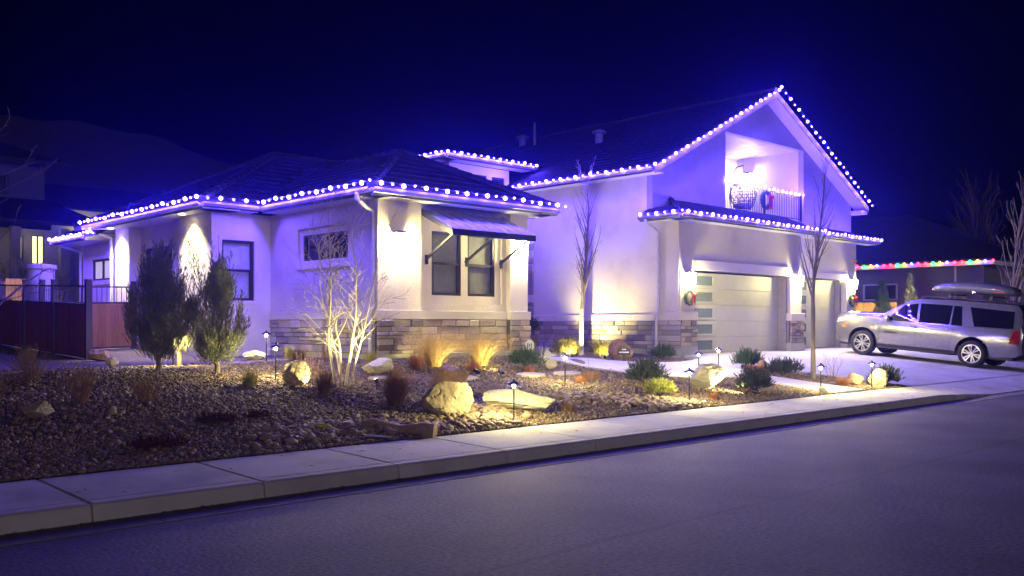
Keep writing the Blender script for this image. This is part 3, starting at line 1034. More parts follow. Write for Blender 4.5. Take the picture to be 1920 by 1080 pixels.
# --- upper storey with the balcony opening, and the gable
GR, PK, SL = 27.2, 9.10, 0.496     # ridge line X, underside of the gable at the ridge, slope
def gz(x): return PK - SL * abs(x - GR) - 0.03
OX0, OX1, OZ0, OZ1 = 25.0, 29.8, 5.16, 7.66
m = MB()
def col(xa, xb, za, zb=None):
    """front face strip, top on the rake when zb is None"""
    ta = gz(xa) if zb is None else zb
    tb = gz(xb) if zb is None else zb
    m.quad((xa, UY, za), (xb, UY, za), (xb, UY, tb), (xa, UY, ta))
    m.quad((xa, UY + 0.2, za), (xa, UY + 0.2, ta), (xb, UY + 0.2, tb), (xb, UY + 0.2, za))
col(GX, OX0, 4.5)
col(OX0, GR, OZ1)
col(GR, OX1, OZ1)
col(OX1, 33.3, 4.5)
col(OX0, OX1, 4.5, OZ0)
m.quad((OX0, UY, OZ0), (OX0, UY, OZ1), (OX0, UY + 0.2, OZ1), (OX0, UY + 0.2, OZ0))
m.quad((OX1, UY, OZ0), (OX1, UY + 0.2, OZ0), (OX1, UY + 0.2, OZ1), (OX1, UY, OZ1))
m.quad((OX0, UY, OZ1), (OX1, UY, OZ1), (OX1, UY + 0.2, OZ1), (OX0, UY + 0.2, OZ1))
m.quad((GX, UY, 4.5), (GX, UY, gz(GX)), (GX, UY + 0.2, gz(GX)), (GX, UY + 0.2, 4.5))
m.quad((33.3, UY, 4.5), (33.3, UY + 0.2, 4.5), (33.3, UY + 0.2, gz(33.3)), (33.3, UY, gz(33.3)))
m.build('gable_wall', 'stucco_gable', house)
# balcony room
BYK = 19.3
hbox('balcony_wall', 'stucco', OX1 + 0.001, OX1 + 0.2, UY + 0.201, BYK + 0.2, OZ0 - 0.2, OZ1 + 0.3)
hbox('balcony_wall', 'stucco', OX0 - 0.2, OX0 - 0.001, UY + 0.201, BYK + 0.2, OZ0 - 0.2, OZ1 + 0.3)
hbox('balcony_wall', 'stucco', OX0, OX1, BYK, BYK + 0.2, OZ0 - 0.2, OZ1 + 0.3)
hbox('balcony_floor', 'concrete', OX0, OX1, UY + 0.201, BYK - 0.001, OZ0 - 0.2, OZ0 - 0.02)
hbox('balcony_ceiling', 'room_dark', OX0, OX1, UY + 0.201, BYK - 0.001, OZ1 + 0.03, OZ1 + 0.1)
cl = None
y = UY + 0.205
while y < BYK - 0.05:
    hbox('ceiling_plank', 'plank_ceiling', OX0 + 0.002, OX1 - 0.002, y + 0.003, min(y + 0.235, BYK - 0.005), OZ1 + 0.005, OZ1 + 0.028, 0.006)
    y += 0.24
# balcony door in the back wall
window(25.15, 26.9, OZ0, 7.25, BYK - 0.075, 'F', 'V', backing='room_dark', slats=False, part='balcony_door', fw=0.08, fmat='dark_frame')
# recessed ceiling disc
m = MB()
m.lathe([(0.0, 7.655), (0.10, 7.655), (0.10, 7.664)], 16, c=(28.2, 17.7, 0))
m.build('ceiling_light_trim', 'white_frame', house)
# railing
rail = MB()
rail.box(OX0 + 0.003, OX1 - 0.003, UY + 0.06, UY + 0.10, 6.06, 6.10)
rail.box(OX0 + 0.003, OX1 - 0.003, UY + 0.065, UY + 0.095, 5.24, 5.27)
rl = rail.build('balcony_railing', 'dark_metal', house)
bal = MB()
bal.box(-0.008, 0.008, -0.008, 0.008, -0.395, 0.395)
bal_me = bal.mesh('baluster', 'dark_metal')
k = OX0 + 0.1
while k < OX1 - 0.03:
    o = bpy.data.objects.new('baluster', bal_me)
    C.objects.link(o)
    o.parent = rl
    o.location = (k, UY + 0.08, 5.665)
    k += 0.112
for k in (OX0 + 0.03, 27.4, OX1 - 0.03):
    m = MB()
    m.box(k - 0.02, k + 0.02, UY + 0.055, UY + 0.105, 5.14, 6.059)
    m.build('rail_post', 'dark_metal', rl)

# --- roofs: closed slabs with tiles laid on them
def plane_roof(name, poly, th=0.10, mat='roof_tile', parent=house):
    """poly: 3-4 corner points on the roof's top surface, counter-clockwise from above"""
    m = MB()
    m.prism([Vector(p) - Vector((0, 0, th)) for p in poly], (0, 0, th))
    return m.build(name, mat, parent)
def tiles(poly, e0, e1, parent, seed=1, tw=0.32, ex=0.36):
    """lay tiles up the slope from eave edge e0-e1, kept inside the polygon"""
    rr = random.Random(seed)
    e0, e1 = Vector(e0), Vector(e1)
    ux = (e1 - e0).normalized()
    P = [Vector(p) for p in poly]
    nrm = (P[1] - P[0]).cross(P[2] - P[0])
    if nrm.z < 0: nrm = -nrm
    nrm.normalize()
    uy = nrm.cross(ux)
    if uy.z < 0: uy = -uy
    Q = [((p - e0).dot(ux), (p - e0).dot(uy)) for p in P]
    m = MB()
    x0, x1 = min(q[0] for q in Q), max(q[0] for q in Q)
    y1 = max(q[1] for q in Q)
    r = 0
    y = -0.03
    while y < y1 - 0.05:
        x = x0 - (0.5 * tw if r % 2 else 0)
        while x < x1:
            if inside(Q, x + tw * 0.5, y + ex * 0.55):
                l0, l1 = rr.uniform(0.012, 0.019), 0.003
                w0, w1 = x + 0.004, x + tw - 0.004
                ya, yb = y + rr.uniform(-0.006, 0.006), y + ex + 0.03
                pts_ = []
                for yy, h in ((ya, l0), (yb, l1 + 0.004)):
                    for xx, hh in ((w0, 0), (w0 + 0.05, 0.012), (x + tw * 0.5, 0.004), (w1 - 0.05, 0.012), (w1, 0)):
                        pts_.append(e0 + ux * xx + uy * yy + nrm * (h + hh))
                bt = [e0 + ux * w0 + uy * ya, e0 + ux * w1 + uy * ya]
                m.add(pts_ + bt, [(0, 1, 6, 5), (1, 2, 7, 6), (2, 3, 8, 7), (3, 4, 9, 8), (10, 11, 4, 3, 2, 1, 0)])
            x += tw
        y += ex
        r += 1
    o = m.build('roof_tiles', 'roof_tile', parent)
    o['kind'] = 'stuff'
    return o
def caps(a, b, parent, r=0.10):
    """row of ridge or hip tiles"""
    a, b = Vector(a), Vector(b)
    n = max(2, int((b - a).length / 0.34))
    m = MB()
    for i in range(n):
        p, q = a.lerp(b, i / n), a.lerp(b, (i + 1.12) / n)
        m.tube([p, q], [r, r * 0.82], 8)
    o = m.build('ridge_tiles', 'roof_tile', parent)
    o['kind'] = 'stuff'
def roof_plane(poly, e0, e1, seed):
    b = plane_roof('roof', poly)
    tiles(poly, e0, e1, b, seed)
    return b
def eave_trim(a, b, out, z, h=0.15, soff=None):
    """fascia board with a half-round gutter along an eave from a to b (XY); out = outward unit XY; soff = soffit depth"""
    ox, oy = out
    A, B = Vector((a[0], a[1], z)), Vector((b[0], b[1], z))
    m = MB()
    O = Vector((ox, oy, 0))
    m.prism([A - O * 0.03 + Vector((0, 0, -h)), B - O * 0.03 + Vector((0, 0, -h)), B - O * 0.03, A - O * 0.03], O * 0.025)
    m.build('fascia', 'fascia', house)
    g = MB()
    pr = [(0.0, -0.01), (0.0, -0.09), (0.03, -0.115), (0.075, -0.10), (0.095, -0.05), (0.095, -0.005), (0.085, -0.005), (0.085, -0.05), (0.01, -0.09), (0.01, -0.01)]
    g.prism([A + O * p[0] + Vector((0, 0, p[1])) for p in pr], B - A)
    g.build('gutter', 'gutter', house)
    if soff:
        s_ = MB()
        s_.prism([A - O * 0.032 + Vector((0, 0, -h + 0.01)), B - O * 0.032 + Vector((0, 0, -h + 0.01)), B - O * (soff) + Vector((0, 0, -h + 0.01)), A - O * (soff) + Vector((0, 0, -h + 0.01))], (0, 0, 0.015))
        s_.build('soffit', 'soffit', house)

EZ = 4.27        # top of the lower eaves
# bay hip roof
bx0, bx1, by0 = 10.37, 15.53, 14.85
rz = EZ + 0.5 * (bx1 - bx0) / 2
bm_ = (bx0 + bx1) / 2
ya = by0 + (bx1 - bx0) / 2
roof_plane([(bx0, by0, EZ), (bx1, by0, EZ), (bm_, ya, rz)], (bx0, by0, EZ), (bx1, by0, EZ), 1)
roof_plane([(bx0, 22.5, EZ), (bx0, by0, EZ), (bm_, ya, rz), (bm_, 22.5, rz)], (bx0, 22.5, EZ), (bx0, by0, EZ), 2)
roof_plane([(bx1, by0, EZ), (bx1, 23.0, EZ), (bm_, 23.0, rz), (bm_, ya, rz)], (bx1, by0, EZ), (bx1, 23.0, EZ), 3)
bcap = bpy.data.objects[house.children[-1].name]
caps((bx0, by0, EZ + 0.02), (bm_, ya, rz + 0.02), bcap)
caps((bx1, by0, EZ + 0.02), (bm_, ya, rz + 0.02), bcap)
caps((bm_, ya, rz + 0.02), (bm_, 21.5, rz + 0.02), bcap)
eave_trim((bx0, by0), (bx1, by0), (0, -1), EZ - 0.02, soff=0.50)
eave_trim((bx0, by0 + 0.002), (bx0, 19.12), (-1, 0), EZ - 0.02, soff=0.49)
eave_trim((bx1, by0 + 0.002), (bx1, 19.12), (1, 0), EZ - 0.02, soff=0.49)
# wing hip roof
wx0, wy0, wy1 = 8.95, 19.12, 27.0
wr = EZ + 0.5 * (wy1 - wy0) / 2
wm = (wy0 + wy1) / 2
wxa = wx0 + (wy1 - wy0) / 2
roof_plane([(wx0, wy1, EZ), (wx0, wy0, EZ), (wxa, wm, wr)], (wx0, wy1, EZ), (wx0, wy0, EZ), 4)
roof_plane([(wx0, wy0, EZ), (15.8, wy0, EZ), (15.8, wm, wr), (wxa, wm, wr)], (wx0, wy0, EZ), (15.8, wy0, EZ), 5)
plane_roof('roof', [(15.802, 22.65, EZ + 0.5 * 3.53), (21.0, 22.65, EZ + 0.5 * 3.53), (21.0, wm, wr), (15.802, wm, wr)])
roof_plane([(21.0, wy1, EZ), (wx0, wy1, EZ), (wxa, wm, wr), (21.0, wm, wr)], (21.0, wy1, EZ), (wx0, wy1, EZ), 6)
wcap = bpy.data.objects[house.children[-1].name]
caps((wx0, wy0, EZ + 0.02), (wxa, wm, wr + 0.02), wcap)
caps((wx0, wy1, EZ + 0.02), (wxa, wm, wr + 0.02), wcap)
caps((wxa, wm, wr + 0.02), (20.8, wm, wr + 0.02), wcap)
eave_trim((wx0, wy0 + 0.004), (wx0, 26.2), (-1, 0), EZ - 0.02, soff=0.9)
eave_trim((wx0, wy0), (bx0 - 0.1, wy0), (0, -1), EZ - 0.02, soff=0.49)
# far lower piece of the wing
roof_plane([(8.95, 29.0, 4.05), (8.95, 25.4, 4.05), (10.4, 25.4, 4.78), (10.4, 29.0, 4.78)], (8.95, 29.0, 4.05), (8.95, 25.4, 4.05), 7)
eave_trim((8.95, 26.25), (8.95, 29.0), (-1, 0), 4.03, soff=0.7)
# garage gable roof
gx0, gx1, gy0, gy1 = 20.78, 33.68, 16.12, 34.0
RT = PK + 0.12
def rzz(x): return RT - SL * abs(x - GR)
roof_plane([(gx0, gy1, rzz(gx0)), (gx0, gy0, rzz(gx0)), (GR, gy0, RT), (GR, gy1, RT)], (gx0, gy1, rzz(gx0)), (gx0, gy0, rzz(gx0)), 8)
plane_roof('roof', [(gx1, gy0, rzz(gx1)), (gx1, gy1, rzz(gx1)), (GR + 0.002, gy1, RT), (GR + 0.002, gy0, RT)])
gcap = bpy.data.objects[house.children[-1].name]
caps((GR, gy0, RT + 0.03), (GR, gy1, RT + 0.03), gcap)
eave_trim((gx0, gy0 + 0.05), (gx0, 24.0), (-1, 0), rzz(gx0) - 0.02, soff=0.5)
# barge boards on the rakes, with soffits behind
for sgn, xe in ((-1, gx0), (1, gx1)):
    m = MB()
    zt_, ze = RT - 0.02, rzz(xe) - 0.02
    m.prism([(GR, gy0 - 0.03, zt_), (xe, gy0 - 0.03, ze), (xe, gy0 - 0.03, ze - 0.20), (GR, gy0 - 0.03, zt_ - 0.20)], (0, 0.027, 0))
    m.build('barge_board', 'fascia', house)
    m = MB()
    m.prism([(GR, gy0, zt_ - 0.16), (xe, gy0, ze - 0.16), (xe, UY, ze - 0.16), (GR, UY, zt_ - 0.16)], (0, 0, 0.02))
    m.build('soffit', 'soffit', house)
m = MB()
m.box(gx1 - 0.42, gx1 - 0.02, gy0 + 0.02, UY + 0.4, rzz(gx1) - 0.30, rzz(gx1) - 0.17)
m.build('eave_return', 'stucco_trim', house)
# skirt roofs over the garage doors
kx0, kx1, ky0, kz = 20.72, 28.35, 15.17, 4.66
kt = kz + 0.42 * (UY - ky0)
hx = kx0 + (UY - ky0)
roof_plane([(kx0, ky0, kz), (kx1, ky0, kz), (kx1, UY, kt), (hx, UY, kt)], (kx0, ky0, kz), (kx1, ky0, kz), 9)
roof_plane([(kx0, UY - 0.002, kz), (kx0, ky0, kz), (GX - 0.002, ky0 + GX - kx0, kz + 0.42 * (GX - kx0)), (GX - 0.002, UY - 0.002, kz + 0.42 * (GX - kx0))], (kx0, UY, kz), (kx0, ky0, kz), 10)
kcap = bpy.data.objects[house.children[-1].name]
caps((kx0, ky0, kz + 0.02), (hx, UY, kt + 0.02), kcap, 0.08)
m = MB()
m.prism([(kx0 + 0.05, UY - 0.03, kz - 0.10), (GX - 0.003, UY - 0.03, kz - 0.10), (GX - 0.003, UY - 0.03, kz + 0.42 * (GX - kx0) - 0.1)], (0, 0.02, 0))
m.build('roof_end', 'fascia', house)
eave_trim((kx0, ky0), (kx1, ky0), (0, -1), kz - 0.02, soff=0.49)
eave_trim((kx0, ky0 + 0.002), (kx0, UY), (-1, 0), kz - 0.02, soff=0.56)
qx0, qx1, qy0, qz = 28.352, 34.1, 15.9, 4.74
roof_plane([(qx0, qy0, qz), (qx1, qy0, qz), (qx1 - 0.5, UY - 0.003, qz + 0.3), (qx0, UY - 0.003, qz + 0.3)], (qx0, qy0, qz), (qx1, qy0, qz), 11)
eave_trim((qx0, qy0), (qx1, qy0), (0, -1), qz - 0.02, soff=0.49)
# --- clerestory tower over the entry
TX0, TX1, TY = 18.55, 21.12, 22.4
wall('wall', 'stucco', TX0, TX1, 4.4, 6.66, TY, 'F', [(18.73, 19.32, 5.5, 6.40), (19.52, 20.14, 5.5, 6.40), (20.35, 20.94, 5.5, 6.40)], 0.2)
for a, b in ((18.73, 19.32), (19.52, 20.14), (20.35, 20.94)):
    window(a, b, 5.5, 6.40, TY + 0.05, 'F', None, backing='room_dark', slats=False)
wall('wall', 'stucco', TY + 0.201, 25.5, 4.4, 6.66, TX0, 'L', [], 0.2)
tz = 6.84
roof_plane([(TX0 - 0.5, TY - 0.5, tz), (22.0, TY - 0.5, tz), (22.0, TY + 1.2, tz + 0.42), (TX0 + 1.2, TY + 1.2, tz + 0.42)], (TX0 - 0.5, TY - 0.5, tz), (22.0, TY - 0.5, tz), 12)
roof_plane([(TX0 - 0.5, 26, tz), (TX0 - 0.5, TY - 0.5, tz), (TX0 + 1.2, TY + 1.2, tz + 0.42), (TX0 + 1.2, 26, tz + 0.42)], (TX0 - 0.5, 26, tz), (TX0 - 0.5, TY - 0.5, tz), 13)
eave_trim((TX0 - 0.5, TY - 0.5), (21.7, TY - 0.5), (0, -1), tz - 0.02, soff=0.5)
eave_trim((TX0 - 0.5, TY - 0.498), (TX0 - 0.5, 26), (-1, 0), tz - 0.02, soff=0.5)
# --- entry: stone column, dark door wall, porch lintel
hbox('wall', 'stucco', 15.05, 21.29, 22.2, 22.39, 0.5, 4.39)
hbox('wall', 'stucco', 15.05, 18.54, 22.42, 22.6, 4.0, 6.0)
hbox('entry_door', 'door_trim', 17.4, 18.5, 22.14, 22.199, 0.9, 3.2)
veneer(21.42, 22.18, 1.90, 4.2, GX - 0.004, 'L', 51, 0.18, 0.34, (0.18, 0.22, 0.26))

# --- awning over the bay window
ax0, ax1, az0, az1, ay0, ay1 = 12.02, 14.36, 4.0, 3.52, 15.46, 14.42
m = MB()
m.prism([(ax0, ay0, az0), (ax0, ay1, az1), (ax0, ay1, az1 - 0.03), (ax0, ay0, az0 - 0.03)], (ax1 - ax0, 0, 0))
aw = m.build('awning', 'awning_metal', house)
n_rib = 9
for i in range(n_rib):
    x = ax0 + 0.012 + (ax1 - ax0 - 0.024) * i / (n_rib - 1)
    r_ = MB()
    r_.bar((x, ay0, az0 + 0.018), (x, ay1 + 0.004, az1 + 0.018), 0.022, 0.036)
    r_.build('seam_rib', 'awning_metal', aw)
m = MB()
m.box(ax0 - 0.015, ax1 + 0.015, ay1 - 0.03, ay1 - 0.002, az1 - 0.115, az1 + 0.012)
m.prism([(ax0 - 0.016, ay0, az0 + 0.04), (ax0 - 0.016, ay1, az1 + 0.01), (ax0 - 0.016, ay1, az1 - 0.115), (ax0 - 0.016, ay0, az0 - 0.09)], (0.014, 0, 0))
m.prism([(ax1 + 0.002, ay0, az0 + 0.04), (ax1 + 0.002, ay1, az1 + 0.01), (ax1 + 0.002, ay1, az1 - 0.115), (ax1 + 0.002, ay0, az0 - 0.09)], (0.014, 0, 0))
m.build('awning_frame', 'dark_metal', aw)
for x in (12.19, 13.30, 14.33):
    b_ = MB()
    b_.bar((x, 15.50, 2.96), (x, 14.55, 3.46), 0.045, 0.045)
    b_.box(x - 0.035, x + 0.035, 15.44, 15.469, 2.86, 3.06)
    b_.build('brace', 'dark_metal', aw)

# --- downspouts and roof fittings
def downspout(pts, r=0.042):
    m = MB()
    m.tube(pts, r, 8)
    m.build('downspout', 'downspout', house, smooth=True, sharp=50)
downspout([(10.30, 15.25, 4.18), (10.30, 15.25, 4.06), (10.62, 15.40, 3.93), (10.79, 15.42, 3.86), (10.80, 15.42, 3.7), (10.80, 15.42, 1.95), (10.74, 15.42, 1.85), (10.74, 15.42, 0.85)])
downspout([(8.88, 25.6, 4.16), (8.88, 25.6, 4.06), (9.2, 25.4, 3.94), (9.33, 25.36, 3.88), (9.34, 25.34, 3.7), (9.34, 25.34, 0.95)])
downspout([(20.66, 16.35, 4.54), (20.66, 16.35, 4.46), (21.1, 16.35, 4.30), (21.25, 16.35, 4.2), (21.25, 16.35, 1.95), (21.16, 16.35, 1.85), (21.16, 16.35, 0.7)])
downspout([(33.76, 16.9, 4.5), (33.5, 16.75, 4.35), (33.35, 16.7, 4.25), (33.35, 16.7, 0.8)], 0.038)
downspout([(8.88, 28.8, 3.95), (9.3, 28.5, 3.8), (9.6, 28.45, 3.7), (9.6, 28.45, 0.9)])
m = MB()
m.lathe([(0.055, 8.3), (0.055, 9.62), (0.0, 9.62)], 8, c=(26.2, 26.3, 0))
m.build('vent_pipe', 'gutter', house)
for x, y, z in ((26.6, 27.4, 8.85), (26.7, 33.0, 8.9), (24.6, 21.5, 7.9)):
    m = MB()
    m.lathe([(0.14, z), (0.14, z + 0.35), (0.26, z + 0.36), (0.24, z + 0.44), (0.05, z + 0.52), (0.0, z + 0.52)], 10, c=(x, y, 0))
    m.build('roof_vent', 'gutter', house, smooth=True, sharp=40)
# motion sensor by the single garage door
m = MB()
m.lathe([(0.0, 0), (0.08, 0), (0.085, 0.05), (0.05, 0.11), (0.0, 0.12)], 12, c=(0, 0, 0))
m.v = [(x + 33.12, 16.40 - z, y + 3.95) for x, y, z in m.v]
m.build('door_chime', 'cedar', house, smooth=True)
print('stones', n_stone[0])
# ------------------------------------------------------------------ string lights
def bulb_mesh(name, r, mat):
    bm = bmesh.new()
    bmesh.ops.create_icosphere(bm, subdivisions=1, radius=r * 1.06)
    me = bpy.data.meshes.new(name)
    bm.to_mesh(me)
    bm.free()
    me.materials.append(MATS[mat])
    me.polygons.foreach_set('use_smooth', [True] * len(me.polygons))
    return me
BULB = bulb_mesh('bulb', 0.044, 'bulb_blue')
BULB_S = bulb_mesh('bulb', 0.022, 'bulb_blue_small')
sock = MB()
sock.lathe([(0.016, 0.0), (0.018, 0.04), (0.0, 0.04)], 6)
SOCK = sock.mesh('socket', 'black_wire')

def lamp_data(name, watts, radius, col):
    l = bpy.data.lights.new(name, 'POINT')
    l.energy = watts
    l.shadow_soft_size = radius
    l.color = col
    l.use_soft_falloff = False
    return l
BULB_L = {BULB.name: lamp_data('bulb_light', 17.5, 0.052, BLUE), BULB_S.name: lamp_data('bulb_light', 5.0, 0.030, BLUE)}
PATH_L = {'path_glow': lamp_data('path_lamp', 38.0, 0.027, WARM), 'path_glow_dim': lamp_data('path_lamp', 18.0, 0.027, WARM)}
def put_lamp(data, parent, loc):
    o = bpy.data.objects.new('lamp', data)
    C.objects.link(o)
    o.parent = parent
    o.location = loc
    return o

def string_light(label, pts, step=0.285, group='blue eave light strings', pair=(BULB, BULB_S), cols=None, start=0):
    """wire along a polyline with a bulb every step"""
    P = [Vector(p) for p in pts]
    root = thing('string_light', P[0], label, 'string lights', group)
    L = [0.0]
    for a, b in zip(P, P[1:]):
        L.append(L[-1] + (b - a).length)
    def at(d):
        for i in range(len(P) - 1):
            if d <= L[i + 1] + 1e-6:
                return P[i].lerp(P[i + 1], (d - L[i]) / max(1e-6, L[i + 1] - L[i]))
        return P[-1]
    n = max(2, int(round(L[-1] / step)))
    w = MB()
    ds = [L[-1] * i / n for i in range(n + 1)]
    wp = []
    for i, d in enumerate(ds):
        wp.append(at(d) + Vector((0, 0, 0.03)))
        if i < n:
            wp.append(at((d + ds[i + 1]) / 2) + Vector((0, 0, 0.012)))
    w.tube(wp, 0.007, 4)
    w.build('wire', 'black_wire', root)
    jr = random.Random(len(label))
    for i, d in enumerate(ds):
        me = pair[(i + start) % 2] if cols is None else cols[i % len(cols)]
        b = bpy.data.objects.new('bulb', me)
        C.objects.link(b)
        b.parent = root
        b.location = at(d) - P[0] + Vector((jr.gauss(0, 0.006), jr.gauss(0, 0.006), jr.gauss(0, 0.010)))
        if me.name in BULB_L:
            put_lamp(BULB_L[me.name], root, b.location)
    return root

o_ = 0.16
bz = EZ + 0.05
string_light('short blue string on the lower eave at the far left end', [(8.78, 28.6, 4.03), (8.78, 25.5, 4.03)], 0.30)
string_light('blue string along the left wing eaves up to the bay', [(wx0 - o_, 26.1, bz), (wx0 - o_, wy0 - o_, bz), (bx0 - o_ - 0.02, wy0 - o_, bz)], 0.29)
string_light('blue string around the eaves of the window bay with awning', [(bx0 - o_, wy0 - o_ - 0.2, bz), (bx0 - o_, by0 - o_, bz), (bx1 + 0.12, by0 - o_, bz)], 0.275)
string_light('blue string on the small tower above the entry', [(TX0 - 0.5 - o_, TY + 0.9, tz), (TX0 - 0.5 - o_, TY - 0.5 - o_, tz), (21.75, TY - 0.5 - o_, tz)], 0.27)
string_light('blue string on the level eave left of the gable', [(gx0 - o_, 22.0, rzz(gx0) - 0.01), (gx0 - o_, gy0 - o_, rzz(gx0) - 0.01)], 0.30)
string_light('blue string climbing the left rake of the tall gable', [(gx0 + 0.22, gy0 - 0.16, rzz(gx0 + 0.22) + 0.02), (GR - 0.1, gy0 - 0.16, RT + 0.0)], 0.31)
string_light('blue string running down the right rake of the tall gable', [(GR + 0.05, gy0 - 0.16, RT + 0.1), (gx1 + 0.02, gy0 - 0.16, rzz(gx1) + 0.02)], 0.31)
string_light('blue string on the roof skirt over the wide garage door', [(kx0 - 0.11, UY - 0.1, kz + 0.02), (kx0 - 0.11, ky0 - 0.11, kz + 0.02), (kx1 + 0.1, ky0 - 0.11, kz + 0.02)], 0.29)
string_light('blue string on the roof skirt over the single garage door', [(qx0 + 0.05, qy0 - 0.11, qz + 0.02), (qx1, qy0 - 0.11, qz + 0.02)], 0.29)
string_light('blue string along the top of the balcony railing', [(OX0 + 0.04, UY - 0.02, 6.12), (OX1 - 0.05, UY - 0.02, 6.10)], 0.27)

# ------------------------------------------------------------------ wall lanterns
def sconce(label, x, y, z, kind='F', glow='sconce_glow', w=0.24, h=0.30):
    """square lantern on a wall: back plate, cap, frosted shade, bottom bar"""
    root = thing('wall_sconce', (x, y, z), label, 'wall light')
    m = MB()
    m.box(-0.05, 0.05, -0.025, 0.0, 0.06, h + 0.02)
    m.build('back_plate', 'dark_metal', root, local=True)
    m = MB()
    m.add([(-w / 2 - 0.02, -0.20, h), (w / 2 + 0.02, -0.20, h), (w / 2 + 0.02, 0.0, h), (-w / 2 - 0.02, 0.0, h),
           (-w / 2 + 0.03, -0.17, h + 0.05), (w / 2 - 0.03, -0.17, h + 0.05), (w / 2 - 0.03, -0.01, h + 0.05), (-w / 2 + 0.03, -0.01, h + 0.05)],
          [(3, 2, 1, 0), (4, 5, 6, 7), (0, 1, 5, 4), (1, 2, 6, 5), (2, 3, 7, 6), (3, 0, 4, 7)])
    m.build('cap', 'dark_metal', root, local=True)
    m = MB()
    m.add([(-w / 2 + 0.025, -0.165, 0.0), (w / 2 - 0.025, -0.165, 0.0), (w / 2 - 0.025, -0.04, 0.0), (-w / 2 + 0.025, -0.04, 0.0),
           (-w / 2, -0.185, h - 0.002), (w / 2, -0.185, h - 0.002), (w / 2, -0.03, h - 0.002), (-w / 2, -0.03, h - 0.002)],
          [(3, 2, 1, 0), (4, 5, 6, 7), (0, 1, 5, 4), (1, 2, 6, 5), (2, 3, 7, 6), (3, 0, 4, 7)])
    m.build('shade', glow, root, local=True)
    m = MB()
    m.box(-w / 2 + 0.01, w / 2 - 0.01, -0.115, -0.09, -0.024, -0.002)
    m.build('bottom_bar', 'dark_metal', root, local=True)
    if kind == 'L':
        root.rotation_euler = (0, 0, -math.pi / 2)
    return root
sconce('glowing lantern on the left pier of the window bay', 11.33, 15.325, 3.14)
sconce('glowing lantern on the right pier of the window bay beside the awning', 14.77, 15.325, 3.18)
sconce('glowing lantern above the wreath left of the wide garage door', 21.68, 15.645, 2.74, glow='sconce_glow_hot', w=0.30)
sconce('glowing lantern on the pier between the two garage doors', 27.62, 15.645, 2.86, glow='sconce_glow_hot', w=0.30)
sconce('glowing lantern right of the single garage door beside the car', 32.89, 16.395, 2.92, glow='sconce_glow_hot', w=0.30)
sconce('bright lantern on the right-hand wall of the balcony', 29.795, 18.8, 6.75, 'L', glow='balcony_glow', w=0.30, h=0.34)

# soffit downlights over the left wing piers
def downlight(label, x, y, z, tx, ty, e=120):
    root = thing('soffit_light', (x, y, z), label, 'downlight')
    m = MB()
    m.lathe([(0.075, 0.0), (0.095, 0.0), (0.095, -0.012), (0.075, -0.012), (0.075, 0.0)], 14)
    m.build('trim_ring', 'white_frame', root, local=True)
    m = MB()
    m.lathe([(0.0, -0.004), (0.074, -0.004)], 14)
    m.build('lens', 'soffit_lens', root, local=True)
    lamp('lamp', 'SPOT', (x, y, z - 0.03), e, WARM, (tx, ty, 0.9), 105, 0.8, 0.05, root)
downlight('lit soffit downlight above the pier nearest the two junipers', 9.12, 20.5, 4.105, 9.33, 20.5, 200)
downlight('lit soffit downlight above the pier beside the fence gate', 9.12, 24.8, 4.105, 9.33, 24.8, 230)

# ------------------------------------------------------------------ path lights
def path_light(label, x, y, z=None, h=0.55, lit=True, e='path_glow', hat=0.098):
    z = zt(x, y) if z is None else z
    root = thing('path_light', (x, y, z), label, 'path light', 'path lights in the yard')
    m = MB()
    m.lathe([(0.0, -0.08), (0.011, -0.08), (0.011, h - 0.085), (0.016, h - 0.075), (0.016, h - 0.0625), (0.0, h - 0.0625)], 8)
    m.build('stake', 'dark_metal', root, local=True)
    m = MB()
    m.lathe([(0.0, h - 0.062), (0.014, h - 0.062), (0.020, h - 0.016), (0.0, h - 0.016)], 10)
    m.build('lens', e if lit else 'frosted_pane', root, local=True)
    put_lamp(PATH_L[e], root, (0, 0, h - 0.042))
    m = MB()
    m.lathe([(0.0, h - 0.014), (hat, h - 0.018), (hat * 0.98, h - 0.008), (0.035, h + 0.028), (0.018, h + 0.035), (0.016, h + 0.055), (0.0, h + 0.06)], 14)
    m.build('hat', 'dark_metal', root, local=True, smooth=True, sharp=40)
    return root
path_light('path light beside the yellow grass near the junipers', 7.61, 13.58)
path_light('path light close to the wing wall behind the junipers', 9.37, 17.1, e='path_glow_dim')
path_light('nearest path light in front of the long low boulder', 9.09, 9.54)
path_light('path light standing in the middle of the gravel yard', 12.42, 11.68)
path_light('path light on the near edge of the walk below the red boulder', 16.75, 11.80, e='path_glow_dim')
path_light('path light on the walk in front of the wide garage door', 18.9, 12.75, h=0.52, e='path_glow_dim')
path_light('path light by the pavement in front of the glowing white boulder', 13.42, 9.65)
path_light('path light beside the small pale rock at the walk corner', 17.60, 9.42)
path_light('path light beside the yellow boulder at the driveway edge', 19.82, 9.40)
path_light('path light half hidden behind the left juniper', 7.0, 16.1)

